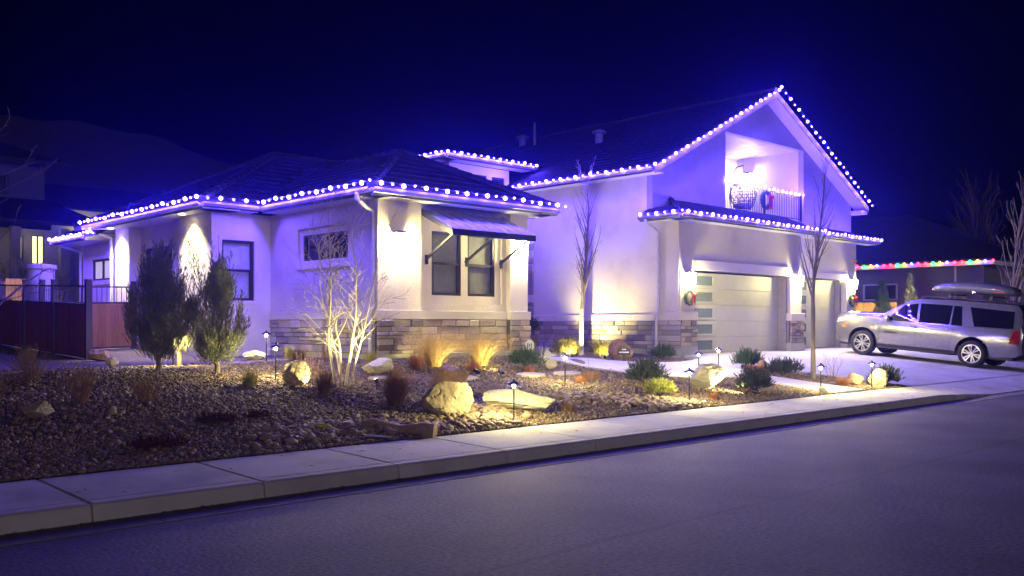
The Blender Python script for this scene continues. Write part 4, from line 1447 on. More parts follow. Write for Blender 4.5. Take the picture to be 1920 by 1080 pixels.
# ------------------------------------------------------------------ ground spotlights
def ground_spot(label, x, y, target, e, spot=60, aim_h=0.16, blend=0.7, col=WARM, lens=True, z=None):
    z = zt(x, y) if z is None else z
    p = Vector((x, y, z + aim_h))
    root = thing('ground_spotlight', (x, y, z), label, 'spotlight', 'landscape spotlights')
    d = (Vector(target) - p).normalized()
    m = MB()
    m.tube([(x, y, z - 0.08), (x, y, z + aim_h * 0.8)], 0.012, 6)
    m.build('stake', 'dark_metal', root)
    m = MB()
    m.tube([p - d * 0.10, p - d * 0.09, p + d * 0.045], [0.018, 0.036, 0.04], 10)
    m.build('housing', 'dark_metal', root, smooth=True, sharp=40)
    if lens:
        m = MB()
        m.tube([p + d * 0.0455, p + d * 0.048], [0.034, 0.034], 10)
        m.build('lens', 'spot_lens', root)
    lamp('lamp', 'SPOT', p + d * 0.06, e, col, target, spot, blend, 0.03, root)
ground_spot('black spotlight aimed up at the white multi-stem tree', 8.62, 12.2, (8.33, 12.8, 1.75), 85, 75)
ground_spot('spotlight at the foot of the slender tree by the tall wall', 20.28, 18.62, (21.05, 18.35, 2.6), 150, 120, 0.12)
ground_spot('spotlight aimed at the glowing white boulder', 15.62, 9.72, (15.40, 10.6, 0.55), 80, 80, 0.09, lens=False)
ground_spot('spotlight under the left clump of golden grass', 11.55, 13.15, (11.25, 14.05, 1.15), 34, 80, 0.06, lens=False)
ground_spot('spotlight under the right clump of golden grass', 12.1, 13.05, (12.38, 13.95, 1.15), 34, 80, 0.06, lens=False)
ground_spot('spotlight lighting the upright boulder near the junipers', 8.02, 12.62, (7.68, 13.0, 0.85), 16, 75, 0.08, lens=False)
ground_spot('added fill spotlight under the bright yellow broom shrub', 19.15, 17.75, (19.6, 18.3, 1.0), 45, 85, 0.07, lens=False)  # added fill lamp, in place of spill from the slender tree's spotlight
ground_spot('added fill spotlight under the yellow-green shrub by the red boulder', 19.1, 16.5, (19.6, 17.0, 0.95), 24, 85, 0.07, lens=False)  # also added, to brighten the shrub; no fixture stands here
# ------------------------------------------------------------------ boulders
def boulder(label, x, y, dims, mat='boulder', seed=1, rz=0.0, cuts=13, sink=0.12, z=None, name='boulder', sharp=True):
    """angular rock: a subdivided ball cut by random planes, then roughened"""
    rr = random.Random(seed)
    bm = bmesh.new()
    bmesh.ops.create_icosphere(bm, subdivisions=5, radius=1.0)
    planes = []
    for _ in range(cuts):
        d = Vector((rr.gauss(0, 1), rr.gauss(0, 1), rr.gauss(0.15, 0.8))).normalized()
        planes.append((d, rr.uniform(0.50, 0.80)))
    off = Vector((rr.uniform(0, 50), rr.uniform(0, 50), rr.uniform(0, 50)))
    for v in bm.verts:
        p = v.co.copy()
        for d, k in planes:
            q = p.dot(d) - k
            if q > 0: p -= d * q * 0.97
        n1 = noise.fractal(p * 1.3 + off, 1.0, 2.0, 4)
        n2 = noise.noise(p * 5 + off)
        n3 = abs(noise.noise(p * 2.6 + off * 2))
        p *= 1 + 0.09 * n1 + 0.035 * n2 - 0.11 * max(0, 0.10 - n3) / 0.10
        v.co = Vector((p.x * dims[0] / 2, p.y * dims[1] / 2, p.z * dims[2] / 2))
    zmin = min(v.co.z for v in bm.verts)
    zmax = max(v.co.z for v in bm.verts)
    h = zmax - zmin
    lo = [min(v.co[k] for v in bm.verts) for k in (0, 1)]
    hi = [max(v.co[k] for v in bm.verts) for k in (0, 1)]
    for v in bm.verts:
        v.co.z = (v.co.z - zmin) / h * dims[2] * (1 + sink) - dims[2] * sink
        for k in (0, 1):
            v.co[k] = ((v.co[k] - lo[k]) / (hi[k] - lo[k]) - 0.5) * dims[k]
    me = bpy.data.meshes.new(name)
    bm.to_mesh(me)
    bm.free()
    me.materials.append(MATS[mat])
    me.polygons.foreach_set('use_smooth', [True] * len(me.polygons))
    me.set_sharp_from_angle(angle=R(32))
    o = link(name, me)
    o.location = (x, y, zt(x, y) if z is None else z)
    o.rotation_euler = (0, 0, rz)
    tag(o, label, 'rock', 'landscape boulders')
    return o
boulder('upright tan boulder beside the path light near the junipers', 7.66, 13.05, (0.40, 0.38, 0.40), seed=3, cuts=6)
boulder('pale boulder in front of the left pier of the bay', 9.75, 13.75, (0.58, 0.45, 0.28), 'boulder_white', 4)
boulder('large tilted tan boulder beside the brown grass clump', 8.62, 10.45, (0.78, 0.55, 0.47), seed=9, rz=-0.7)
boulder('long low pale boulder behind the nearest path light', 9.85, 10.22, (1.12, 0.55, 0.32), 'boulder_white', 12, -0.75)
boulder('brown boulder tucked behind the large tilted one', 10.28, 12.2, (0.52, 0.45, 0.30), 'boulder_red', 15, 0.3)
boulder('small pinkish rock just above the brown boulder', 10.85, 13.15, (0.42, 0.36, 0.2), 'boulder_red', 17)
boulder('rounded pale rock at the foot of the wing wall', 9.45, 17.75, (0.5, 0.4, 0.2), 'boulder_white', 19)
boulder('reddish rock at the end post of the dark fence', 7.1, 19.9, (0.48, 0.4, 0.25), 'boulder_red', 20)
boulder('flat-topped grey rock in the dark left corner of the yard', 3.54, 11.95, (0.38, 0.34, 0.2), 'boulder', 25, 0.2)
boulder('block of pale stone right of the round green mugo pine', 13.85, 13.5, (0.40, 0.36, 0.27), 'boulder_white', 27, 0.5, 6)
boulder('big rounded red boulder behind the dark garden sign', 18.85, 15.75, (0.72, 0.62, 0.56), 'boulder_red', 29, 0.1, 6)
boulder('brightly lit white boulder by the walk', 15.42, 10.62, (0.80, 0.58, 0.50), 'boulder_white', 61, -0.55, 7)
boulder('pointed yellow boulder at the driveway edge', 20.43, 9.55, (0.54, 0.45, 0.40), 'boulder', 35, 0.2, 7)
boulder('low pinkish rock left of the yellow boulder', 20.1, 9.95, (0.5, 0.36, 0.28), 'boulder_red', 36)
boulder('small pale rock at the corner of walk and pavement', 17.5, 9.32, (0.19, 0.17, 0.15), 'boulder_white', 38)
boulder('squared pinkish stone between the two island mugo pines', 20.1, 12.3, (0.28, 0.24, 0.30), 'boulder_red', 39, 0.5, 5)
boulder('tiny pale rock among the dry stalks on the dark left', 4.35, 11.75, (0.1, 0.1, 0.12), 'boulder', 41)
boulder('small tan rock lying in the gravel near the yellow rope', 6.0, 9.95, (0.12, 0.1, 0.07), 'boulder', 43)
boulder('small flat grey rock in the gravel before the dark mugo pine', 12.2, 10.7, (0.36, 0.2, 0.06), 'boulder', 44, 0.3)
boulder('fist-sized brown stone in front of the white lit boulder', 16.05, 10.2, (0.14, 0.12, 0.12), 'boulder_red', 45)
boulder('dark rounded stone at the base of the dark fence', 6.5, 17.6, (0.24, 0.2, 0.16), 'boulder', 47)

# rough stone slab lying by the pavement
rr = random.Random(8)
m = MB()
L_, n = 0.98, 14
top, bot = [], []
rings = []
for i in range(n + 1):
    t = i / n
    x = t * L_
    h = 0.17 + 0.02 * math.sin(t * 9) + rr.uniform(-0.008, 0.008)
    y0, y1 = -0.09 + rr.uniform(-0.012, 0.012), 0.09 + rr.uniform(-0.012, 0.012)
    rings.append([(x, y0 - 0.01, -0.06), (x, y0, h * 0.6), (x, y0 + 0.015, h - 0.012), (x, y0 + 0.05, h), (x, y1 - 0.03, h - 0.006), (x, y1, h * 0.5), (x, y1, -0.06)])
k = len(rings[0])
m.add([p for r_ in rings for p in r_], [(i * k + j, (i + 1) * k + j, (i + 1) * k + j + 1, i * k + j + 1) for i in range(n) for j in range(k - 1)] + [tuple(range(k)), tuple(range(n * k + k - 1, n * k - 1, -1))])
o = m.build('stone_slab', 'boulder_red', smooth=True, sharp=35)
o.location = (6.86, 10.02, zt(6.9, 9.6) - 0.02)
o.rotation_euler = (0, 0.05, R(-57))
tag(o, 'long rough brown stone slab lying at the pavement edge', 'stone slab')

# flat stepping stones
for i, (x, y, a, b, lab) in enumerate([(9.5, 13.1, 0.75, 0.45, 'flat stepping stone right of the white multi-stem tree'), (12.6, 12.75, 0.8, 0.42, 'flat stepping stone in the lit gravel before the golden grass'),
                                       (13.6, 12.75, 0.8, 0.40, 'flat stepping stone left of the concrete walk'), (10.9, 12.75, 0.7, 0.4, 'flat stepping stone behind the brown boulder'),
                                       (8.35, 16.4, 0.9, 0.5, 'flat stepping stone in the gravel behind the junipers')]):
    rr = random.Random(60 + i)
    pol = []
    for q in range(9):
        an = 2 * math.pi * q / 9
        pol.append((x + a / 2 * math.cos(an) * rr.uniform(0.8, 1.1), y + b / 2 * math.sin(an) * rr.uniform(0.8, 1.1)))
    m = MB()
    m.prism([(px, py, zt(px, py) - 0.03) for px, py in pol], (0, 0, 0.065))
    o = m.build('stepping_stone', 'flagstone', bevel=0.008)
    tag(o, lab, 'stepping stone', 'flat stepping stones')

# ------------------------------------------------------------------ grasses
def blades(m, rr, n, h, spread, base_r, w=0.006, bend=0.55, c=(0, 0, 0)):
    for _ in range(n):
        a = rr.uniform(0, 2 * math.pi)
        r0 = base_r * math.sqrt(rr.random())
        x, y = c[0] + r0 * math.cos(a), c[1] + r0 * math.sin(a)
        a2 = a + rr.gauss(0, 0.5)
        out = spread * abs(rr.gauss(0.25, 0.4)) * h
        L_ = h * rr.uniform(0.6, 1.08)
        dx, dy = math.cos(a2), math.sin(a2)
        px, py = -dy, dx
        vs_ = []
        segs = 3
        for k in range(segs + 1):
            t = k / segs
            o = out * (t ** (1.0 + bend))
            z = L_ * (t - 0.22 * bend * t * t * min(1.5, out / h * 2))
            ww = w * (1 - t * 0.85) / 2
            vs_ += [(x + dx * o + px * ww, y + dy * o + py * ww, c[2] + z), (x + dx * o - px * ww, y + dy * o - py * ww, c[2] + z)]
        m.add(vs_, [(2 * k, 2 * k + 1, 2 * k + 3, 2 * k + 2) for k in range(segs)])
def grass(label, x, y, h, spread, base_r, n, mat, seed, w=0.006, plume=False, cat='ornamental grass'):
    rr = random.Random(seed)
    root = thing('grass_clump', (x, y, zt(x, y)), label, cat, 'clumps of ornamental grass')
    m = MB()
    blades(m, rr, n, h, spread, base_r, w)
    m.build('blades', mat, root, local=True)
    if plume:      # a haze of fine seed heads above the leaves
        p = MB()
        for _ in range(n * 4):
            a = rr.uniform(0, 2 * math.pi)
            r = spread * h * 0.85 * math.sqrt(rr.random())
            z = h * rr.uniform(0.55, 1.25) * (1.05 - 0.35 * (r / (spread * h)))
            q = Vector((r * math.cos(a), r * math.sin(a), z))
            d = Vector((math.cos(a) * 0.5 + rr.gauss(0, 0.4), math.sin(a) * 0.5 + rr.gauss(0, 0.4), 0.8)).normalized() * rr.uniform(0.05, 0.13)
            s_ = d.orthogonal().normalized() * 0.0028
            p.add([q - s_, q + s_, q + d], [(0, 1, 2)])
        p.build('seed_heads', mat, root, local=True)
    return root
grass('golden feathery grass glowing before the bay, left of two', 11.25, 14.05, 0.64, 1.25, 0.14, 1100, 'straw', 1, 0.0065, True)
grass('golden feathery grass glowing before the bay, right of two', 12.38, 13.95, 0.62, 1.25, 0.13, 1000, 'straw', 2, 0.0065, True)
grass('low yellow grass tuft between the junipers and upright boulder', 6.95, 13.2, 0.27, 0.75, 0.10, 420, 'straw_green', 3, 0.008)
grass('dark brown grass tuft left of the white multi-stem tree', 7.72, 12.3, 0.42, 1.05, 0.08, 620, 'straw_brown', 4, 0.006)
grass('tall brown grass clump beside the large tilted boulder', 8.25, 11.2, 0.60, 1.0, 0.10, 1500, 'straw_brown', 5, 0.006)
grass('thin brown grass growing behind the large tilted boulder', 9.25, 11.35, 0.55, 0.60, 0.16, 460, 'straw_brown', 6, 0.005)
grass('small yellow-green grass tuft at the stone wall', 9.85, 17.0, 0.30, 0.6, 0.1, 260, 'straw_green', 7, 0.008)
grass('yellow-green grass tuft behind the pale boulder at the bay pier', 10.0, 14.3, 0.34, 0.6, 0.1, 260, 'straw_green', 8, 0.008)
grass('rust-coloured dry plant left of the golden grass', 10.75, 13.95, 0.32, 0.5, 0.12, 320, 'rust_plant', 9, 0.010)
grass('rust-coloured dry plant between the golden grasses', 11.75, 13.45, 0.20, 0.7, 0.12, 260, 'rust_plant', 10, 0.010)
grass('tiny rust-coloured plant left of the round green mugo pine', 12.95, 13.15, 0.12, 0.8, 0.1, 200, 'rust_plant', 11, 0.012)
grass('low brown grass tuft right of the long low boulder', 10.55, 9.85, 0.13, 0.9, 0.13, 320, 'straw_brown', 12, 0.008)
grass('orange dry tuft left of the dark mugo pine', 13.05, 11.85, 0.13, 0.9, 0.13, 240, 'rust_plant', 13, 0.010)
grass('brown dry tuft behind the middle path light', 13.6, 12.1, 0.16, 0.9, 0.18, 300, 'straw_brown', 14, 0.010)
grass('orange dry tuft in front of the glowing white boulder', 14.3, 9.75, 0.12, 0.8, 0.08, 220, 'rust_plant', 15, 0.010)
grass('orange tuft left of the path light by the yellow boulder', 19.55, 9.95, 0.18, 0.8, 0.14, 320, 'rust_plant', 16, 0.010)
grass('orange dry plant in front of the island mugo pines', 19.6, 12.2, 0.22, 0.7, 0.14, 320, 'rust_plant', 17, 0.010)
grass('thin dry stalks left of the white multi-stem tree', 8.25, 13.6, 0.48, 0.4, 0.22, 90, 'straw_brown', 18, 0.005)
grass('upright dry stalks in the shadow under the side window', 10.1, 15.9, 0.55, 0.4, 0.25, 150, 'straw_brown', 19, 0.006)
grass('dark red low plant behind the small yellow-green tuft', 9.8, 16.55, 0.22, 0.6, 0.14, 240, 'sedum_red', 20, 0.01)

# ------------------------------------------------------------------ needle shrubs
def tufts(m, rr, n, R3, needle, per, squash=0.15, c=(0, 0, 0), up=0.6, width=0.010, lumps=None):
    """short candles of needles over a dome; lumps make the outline uneven"""
    lumps = lumps or [(Vector((0, 0, 0)), 1.0)]
    for _ in range(n):
        cen, sc = lumps[rr.randrange(len(lumps))]
        d = Vector((rr.gauss(0, 1), rr.gauss(0, 1), abs(rr.gauss(0.35, 0.8)))).normalized()
        k = rr.uniform(0.55, 1.03) * sc
        p = Vector(c) + cen + Vector((d.x * R3[0] * k, d.y * R3[1] * k, squash * R3[2] + d.z * R3[2] * k * (1 - squash)))
        ax = (d + Vector((0, 0, up)) + Vector((rr.gauss(0, 0.2), rr.gauss(0, 0.2), 0))).normalized()
        L_ = needle * rr.uniform(1.2, 2.4)
        o1 = ax.orthogonal().normalized()
        o2 = ax.cross(o1)
        for q in range(per):
            t = rr.random()
            a = rr.uniform(0, 2 * math.pi)
            sd = o1 * math.cos(a) + o2 * math.sin(a)
            b0 = p + ax * (L_ * t)
            tip = b0 + (sd * 0.6 + ax * 0.9).normalized() * needle * rr.uniform(0.7, 1.2)
            w = sd.cross(ax) * width * 0.5
            m.add([b0 - w, b0 + w, tip], [(0, 1, 2)])
def mugo(label, x, y, rx, ry, h, mat, seed, n=420, needle=0.055, per=14, z=None, name='mugo_pine', cat='shrub', group='evergreen mounds in the yard', up=0.6, nl=6):
    rr = random.Random(seed)
    root = thing(name, (x, y, zt(x, y) if z is None else z), label, cat, group)
    lumps = [(Vector((rr.uniform(-0.4, 0.4) * rx, rr.uniform(-0.4, 0.4) * ry, rr.uniform(-0.05, 0.12) * h)), rr.uniform(0.62, 0.92)) for _ in range(nl)]
    m = MB()
    tufts(m, rr, n, (rx, ry, h), needle, per, lumps=lumps, up=up, width=0.011)
    m.build('foliage', mat, root, local=True)
    s_ = MB()
    for q in range(7):
        a = q * 0.9
        s_.tube([(0, 0, -0.05), (rx * 0.3 * math.cos(a), ry * 0.3 * math.sin(a), h * 0.35), (rx * 0.6 * math.cos(a), ry * 0.6 * math.sin(a), h * 0.6)], [0.018, 0.013, 0.006], 5)
    s_.build('stems', 'bark_dark', root, local=True)
    return root
mugo('round green mugo pine beside the right pier of the bay', 13.3, 13.6, 0.31, 0.28, 0.36, 'mugo', 1, 520)
mugo('green mugo pine against the stone pier left of the wide garage door', 20.1, 15.35, 0.42, 0.34, 0.38, 'mugo', 2, 560)
mugo('large dark mugo pine in the middle of the right-hand gravel', 14.2, 11.25, 0.36, 0.32, 0.48, 'mugo_dark', 3, 640, needle=0.06)
mugo('small bright yellow-green mugo pine beside the dark one', 13.45, 10.3, 0.29, 0.24, 0.27, 'mugo_yellow', 4, 420, needle=0.045)
mugo('dark round mugo pine by the pavement right of the white boulder', 16.2, 10.1, 0.36, 0.32, 0.45, 'mugo_dark', 5, 700, needle=0.055)
mugo('spiky green mugo pine at the back of the driveway island', 20.55, 12.95, 0.40, 0.34, 0.45, 'mugo', 6, 560, needle=0.07, up=1.0)
mugo('olive mugo pine in the middle of the driveway island', 19.95, 11.65, 0.44, 0.36, 0.40, 'mugo_dark', 7, 600, needle=0.065, up=1.0)
mugo('dark spiky mugo pine at the street end of the driveway island', 20.95, 9.62, 0.36, 0.3, 0.42, 'mugo_dark', 8, 560, needle=0.06, up=0.9)
mugo('dark red creeping plant in the shadowed gravel', 5.34, 10.95, 0.26, 0.22, 0.09, 'sedum_red', 9, 300, 0.03, 10, name='creeping_plant', group='low creeping plants')
mugo('dark red creeping plant nearest the pavement on the left', 4.1, 9.95, 0.30, 0.22, 0.09, 'sedum_red', 10, 340, 0.03, 10, name='creeping_plant', group='low creeping plants')
mugo('small dark red creeping plant right of the others', 5.95, 11.05, 0.14, 0.12, 0.06, 'sedum_red', 11, 160, 0.03, 10, name='creeping_plant', group='low creeping plants')
mugo('bright yellow broom shrub at the foot of the slender tree', 19.6, 18.3, 0.46, 0.42, 0.55, 'broom', 12, 620, 0.07, 12, name='broom_shrub', group='yellow shrubs by the tall wall', up=1.3)
mugo('yellow-green shrub left of the big red boulder', 19.6, 17.0, 0.40, 0.34, 0.42, 'broom', 13, 420, 0.07, 12, name='broom_shrub', group='yellow shrubs by the tall wall', up=1.3)
mugo('green trailing fern in the clay pot on the porch', 19.6, 19.75, 0.22, 0.22, 0.5, 'mugo_dark', 14, 260, 0.07, 12, z=1.28, name='potted_fern', cat='plant', group=None, up=0.6)

# ------------------------------------------------------------------ upright junipers
def juniper(label, x, y, h, rmax, seed, mat='juniper', n=1500, lean=(0, 0), stem=0.22):
    rr = random.Random(seed)
    root = thing('juniper_tree', (x, y, zt(x, y)), label, 'juniper', 'upright junipers')
    t_ = MB()
    t_.tube([(0, 0, -0.08), (0.01, 0.0, stem * 0.6), (0.0, 0.01, stem * 1.3), (lean[0] * 0.5, lean[1] * 0.5, h * 0.5)], [0.055, 0.045, 0.042, 0.012], 8)
    for q in range(9):
        a = q * 2.4 + rr.random()
        t_.tube([(0, 0, stem), (0.16 * rmax * math.cos(a), 0.16 * rmax * math.sin(a), stem + 0.22), (0.45 * rmax * math.cos(a), 0.45 * rmax * math.sin(a), stem + 0.6), (0.6 * rmax * math.cos(a), 0.6 * rmax * math.sin(a), stem + 1.0)], [0.022, 0.018, 0.012, 0.005], 5)
    t_.build('trunk', 'bark_grey', root, local=True)
    PR = [(0.0, 0.30), (0.10, 0.62), (0.25, 0.93), (0.36, 1.0), (0.5, 0.66), (0.65, 0.38), (0.8, 0.20), (0.92, 0.10), (1.0, 0.04)]
    def prof(f):
        for (p0, v0), (p1, v1) in zip(PR, PR[1:]):
            if f <= p1: return v0 + (v1 - v0) * (f - p0) / (p1 - p0)
        return 0.04
    m = MB()
    n_pl = 150      # plumes: each a rising feather made of sprays, leaving gaps between
    for k in range(n_pl):
        f0 = rr.random() ** 1.8 * 0.74
        a = rr.uniform(0, 2 * math.pi)
        rel = math.sqrt(rr.random())
        r0 = rmax * prof(f0) * rel * 0.86
        base = Vector((r0 * math.cos(a), r0 * math.sin(a), stem + (h - stem) * f0))
        out = Vector((math.cos(a), math.sin(a), 0))
        ax = (out * (0.46 * rel * (1.0 - 1.75 * f0)) + Vector((rr.gauss(0, 0.07), rr.gauss(0, 0.07), 1.0))).normalized()
        PL = rr.uniform(0.32, 0.62) * (1.05 - 0.6 * f0) * (h / 2.0)
        if k < 30: base, ax, PL = Vector((rr.gauss(0, 0.11) * rmax * 2, rr.gauss(0, 0.11) * rmax * 2, h * rr.uniform(0.42, 0.70))), Vector((rr.gauss(0, 0.10), rr.gauss(0, 0.10), 1)).normalized(), h * rr.uniform(0.22, 0.44)
        o1 = ax.orthogonal().normalized()
        o2 = ax.cross(o1)
        ns = max(6, int(n / n_pl))
        for j in range(ns):
            t = (j + rr.random()) / ns
            an = rr.uniform(0, 2 * math.pi)
            sd = o1 * math.cos(an) + o2 * math.sin(an)
            wd = 0.085 * (1 - t) ** 0.7 + 0.012
            p = base + ax * (PL * t) + sd * (wd * rr.random())
            d = (ax + sd * rr.uniform(0.1, 0.5)).normalized()
            L_ = rr.uniform(0.07, 0.15) * (1.1 - 0.5 * t)
            q1 = d.orthogonal().normalized()
            q2 = d.cross(q1)
            for q in range(11):
                u = q / 10
                an = rr.uniform(0, 2 * math.pi)
                s2 = q1 * math.cos(an) + q2 * math.sin(an)
                b0 = p + d * (L_ * u)
                tip = b0 + (s2 * 0.42 + d).normalized() * rr.uniform(0.025, 0.05)
                w = s2.cross(d) * 0.0055
                m.add([b0 - w, b0 + w, tip], [(0, 1, 2)])
    m.build('crown', mat, root, local=True)
    return root
juniper('bushy dark juniper on the left of the pair before the wing', 6.27, 14.98, 2.02, 0.62, 1, 'juniper_bronze', 5400, stem=0.16)
juniper('olive-green juniper on the right of the pair before the wing', 7.04, 14.48, 2.0, 0.54, 2, 'juniper', 4600, stem=0.16)
juniper('juniper almost hidden behind the bushy dark one', 7.2, 16.3, 1.75, 0.5, 3, 'juniper', 1300)

# ------------------------------------------------------------------ bare trees
def branch(m, rr, p, d, L_, r, depth, par):
    """one wandering branch with side shoots; par: dict of habits"""
    n = max(3, int(L_ / par['seg']))
    pts, rad = [p.copy()], [r]
    q, dd = p.copy(), d.copy()
    for i in range(n):
        t = (i + 1) / n
        dd = (dd + Vector((rr.gauss(0, par['wob']), rr.gauss(0, par['wob']), rr.gauss(0, par['wob']) + par['up']))).normalized()
        q = q + dd * (L_ / n)
        pts.append(q.copy())
        rad.append(max(par['rmin'], r * (1 - par['taper'] * t)))
        if depth > 0 and t > par['bare'][depth] and rr.random() < par['prob'][depth]:
            k = par['kids'][depth]
            for _ in range(k):
                a = rr.uniform(0, 2 * math.pi)
                o1 = dd.orthogonal().normalized()
                sd = o1 * math.cos(a) + dd.cross(o1) * math.sin(a)
                nd = (dd * math.cos(par['ang']) + sd * math.sin(par['ang'])).normalized()
                branch(m, rr, q.copy(), nd, L_ * par['ratio'] * rr.uniform(0.6, 1.15) * (1.15 - 0.6 * t), max(par['rmin'], rad[-1] * 0.55), depth - 1, par)
    m.tube(pts, rad, 6 if depth > 1 else (5 if r > 0.006 else 3), cap=False)
def bare_tree(label, x, y, stems, par, mat, seed, z=None, depth=3, name='bare_tree', group=None, twig_mat=None, cat='tree'):
    rr = random.Random(seed)
    root = thing(name, (x, y, zt(x, y) if z is None else z), label, cat, group)
    if len(stems) == 1 and 'clear' in par:
        dx, dy, d, L_, r = stems[0]
        tr = MB()
        cl_ = par['clear']
        d = Vector(d).normalized()
        tip = Vector((dx, dy, -0.05)) + d * cl_
        tr.tube([Vector((dx, dy, -0.05)), Vector((dx, dy, -0.05)) + d * cl_ * 0.5 + Vector((rr.gauss(0, 0.006), rr.gauss(0, 0.006), 0)), tip], [r * 1.25, r * 1.05, r], 9)
        tr.build('trunk', mat, root, local=True, smooth=True, sharp=60)
        m = MB()
        branch(m, rr, tip - d * 0.02, d, L_ - cl_, r, depth, par)
        m.build('branches', twig_mat or mat, root, local=True)
    else:
        for k, (dx, dy, d, L_, r) in enumerate(stems):
            m = MB()
            branch(m, rr, Vector((dx, dy, -0.05)), Vector(d).normalized(), L_, r, depth, par)
            m.build('stem', mat, root, local=True)
    return root
birch_par = dict(seg=0.11, wob=0.05, up=0.012, taper=0.9, bare=[0, 0.15, 0.10, 0.20], prob=[0, 0.55, 0.70, 0.92], kids=[0, 1, 1, 1], ratio=0.40, ang=R(44), rmin=0.0034)
bare_tree('white-barked multi-stem bare tree lit from below', 8.36, 12.78,
          [(-0.10, 0.03, (-0.10, 0.0, 1), 2.85, 0.027), (-0.05, -0.04, (0.00, 0.02, 1), 2.7, 0.021), (0.06, 0.02, (0.12, 0.02, 1), 3.0, 0.028), (0.10, -0.03, (0.26, -0.15, 1), 2.55, 0.021), (0.02, 0.05, (-0.02, 0.12, 1), 2.45, 0.017)],
          birch_par, 'bark_white', 17, name='birch_tree', depth=3)
col_par = dict(seg=0.20, wob=0.035, up=0.05, taper=0.85, bare=[0, 0.15, 0.1, 0.02], prob=[0, 0.5, 0.6, 0.95], kids=[0, 1, 1, 2], ratio=0.36, ang=R(24), rmin=0.004, clear=1.45)
bare_tree('slender bare tree with upright branches by the tall wall', 20.7, 18.8, [(0, 0, (0.01, -0.01, 1), 5.2, 0.065)], col_par, 'bark_white', 5, z=0.66, name='columnar_tree', twig_mat='bark_grey')
col2 = dict(col_par); col2.update(clear=1.75, ratio=0.33, ang=R(21), rmin=0.0035)
bare_tree('slim bare street tree standing in the driveway island', 20.2, 11.0, [(0, 0, (-0.01, 0.0, 1), 4.95, 0.050)], col2, 'bark_grey', 9, z=0.31, name='columnar_tree')
# dry twiggy shrubs in the dark left corner
tw = dict(seg=0.07, wob=0.10, up=0.03, taper=0.7, bare=[0, 0.2, 0.3, 0.3], prob=[0, 0.6, 0.6, 0.6], kids=[0, 1, 1, 1], ratio=0.55, ang=R(32), rmin=0.0022)
def twig_shrub(label, x, y, h, n, seed, spread=0.6, mat='twig_brown'):
    rr = random.Random(seed)
    st = []
    for _ in range(n):
        a = rr.uniform(0, 2 * math.pi)
        k = spread * rr.random()
        st.append((0.05 * math.cos(a), 0.05 * math.sin(a), (k * math.cos(a), k * math.sin(a), 1.0), h * rr.uniform(0.6, 1.0), 0.006))
    root = thing('twiggy_shrub', (x, y, zt(x, y)), label, 'shrub', 'dry twiggy shrubs')
    m = MB()
    for dx, dy, d, L_, r in st:
        branch(m, rr, Vector((dx, dy, -0.02)), Vector(d).normalized(), L_, r, 2, tw)
    m.build('twigs', mat, root, local=True)
twig_shrub('large dry brown shrub in front of the dark fence', 4.2, 14.5, 0.50, 60, 31, 0.75)
twig_shrub('tall thin dry shrub behind the flat-topped grey rock', 4.25, 12.55, 0.46, 60, 32, 0.5, 'straw_brown')
twig_shrub('faint dry shrub in the dark gravel, right of the others', 5.0, 12.35, 0.34, 44, 33, 0.7, 'straw_brown')
twig_shrub('dry shrub at the far left edge of the gravel', 3.35, 13.0, 0.36, 44, 34, 0.7, 'straw_brown')
twig_shrub('small bare shrub right of the slim street tree', 20.6, 10.75, 0.60, 9, 35, 0.35)
twig_shrub('bare brown twigs at the foot of the porch planter', 19.2, 19.0, 0.9, 14, 36, 0.35)

# dead leaves blown against the kerb and over the gravel
rr = random.Random(404)
m = MB()
for k in range(520):
    if k < 240:
        x, y = rr.uniform(1.5, 22), 7.76 - abs(rr.gauss(0, 0.09))
        z = 0.010
    elif k < 300:
        x, y = rr.uniform(2, 20), rr.uniform(7.9, 9.15)
        z = 0.165 + 0.02 * (y - 7.9)
    else:
        x, y = rr.uniform(1, 17), 9.3 + 4 * rr.random() ** 1.6
        z = zt(x, y) + 0.03
    a, L_ = rr.uniform(0, 6.28), rr.uniform(0.02, 0.045)
    dx, dy = math.cos(a) * L_, math.sin(a) * L_
    m.add([(x - dx, y - dy, z), (x + dy * 0.45, y - dx * 0.45, z + rr.uniform(0, 0.012)), (x + dx, y + dy, z + rr.uniform(0, 0.015)), (x - dy * 0.45, y + dx * 0.45, z + rr.uniform(0, 0.012))], [(0, 1, 2), (0, 2, 3)])
tag(m.build('fallen_leaves', 'dead_leaf'), 'dry brown leaves scattered along the kerb and gravel', 'leaves', kind='stuff')
# ------------------------------------------------------------------ parked car
PITCH = math.atan(0.0862)
car = thing('parked_car', (30.05, 12.45, zdrive(12.45)), 'silver full-size sport utility vehicle parked nose-in before the single garage door', 'car')
car.rotation_euler = (PITCH, 0, 0)
YF, YR = 2.69, -3.03
AX = (1.70, -1.70)
def lerp_tab(tab, x):
    for (a, va), (b, vb) in zip(tab, tab[1:]):
        if x <= b:
            t = (x - a) / (b - a) if b > a else 0
            return va + (vb - va) * max(0, min(1, t))
    return tab[-1][1]
def car_low(y):
    z = lerp_tab([(-3.03, 0.52), (-2.9, 0.42), (-2.3, 0.36), (2.2, 0.36), (2.5, 0.38), (2.69, 0.44)], y)
    for a in AX:
        d = abs(y - a)
        if d < 0.50: z = max(z, 0.41 + math.sqrt(0.25 - d * d))
    return z
def car_belt(y):
    return lerp_tab([(-3.03, 1.13), (-2.8, 1.17), (-1.0, 1.17), (0.95, 1.19), (1.2, 1.25), (2.2, 1.25), (2.55, 1.23), (2.69, 1.18)], y)
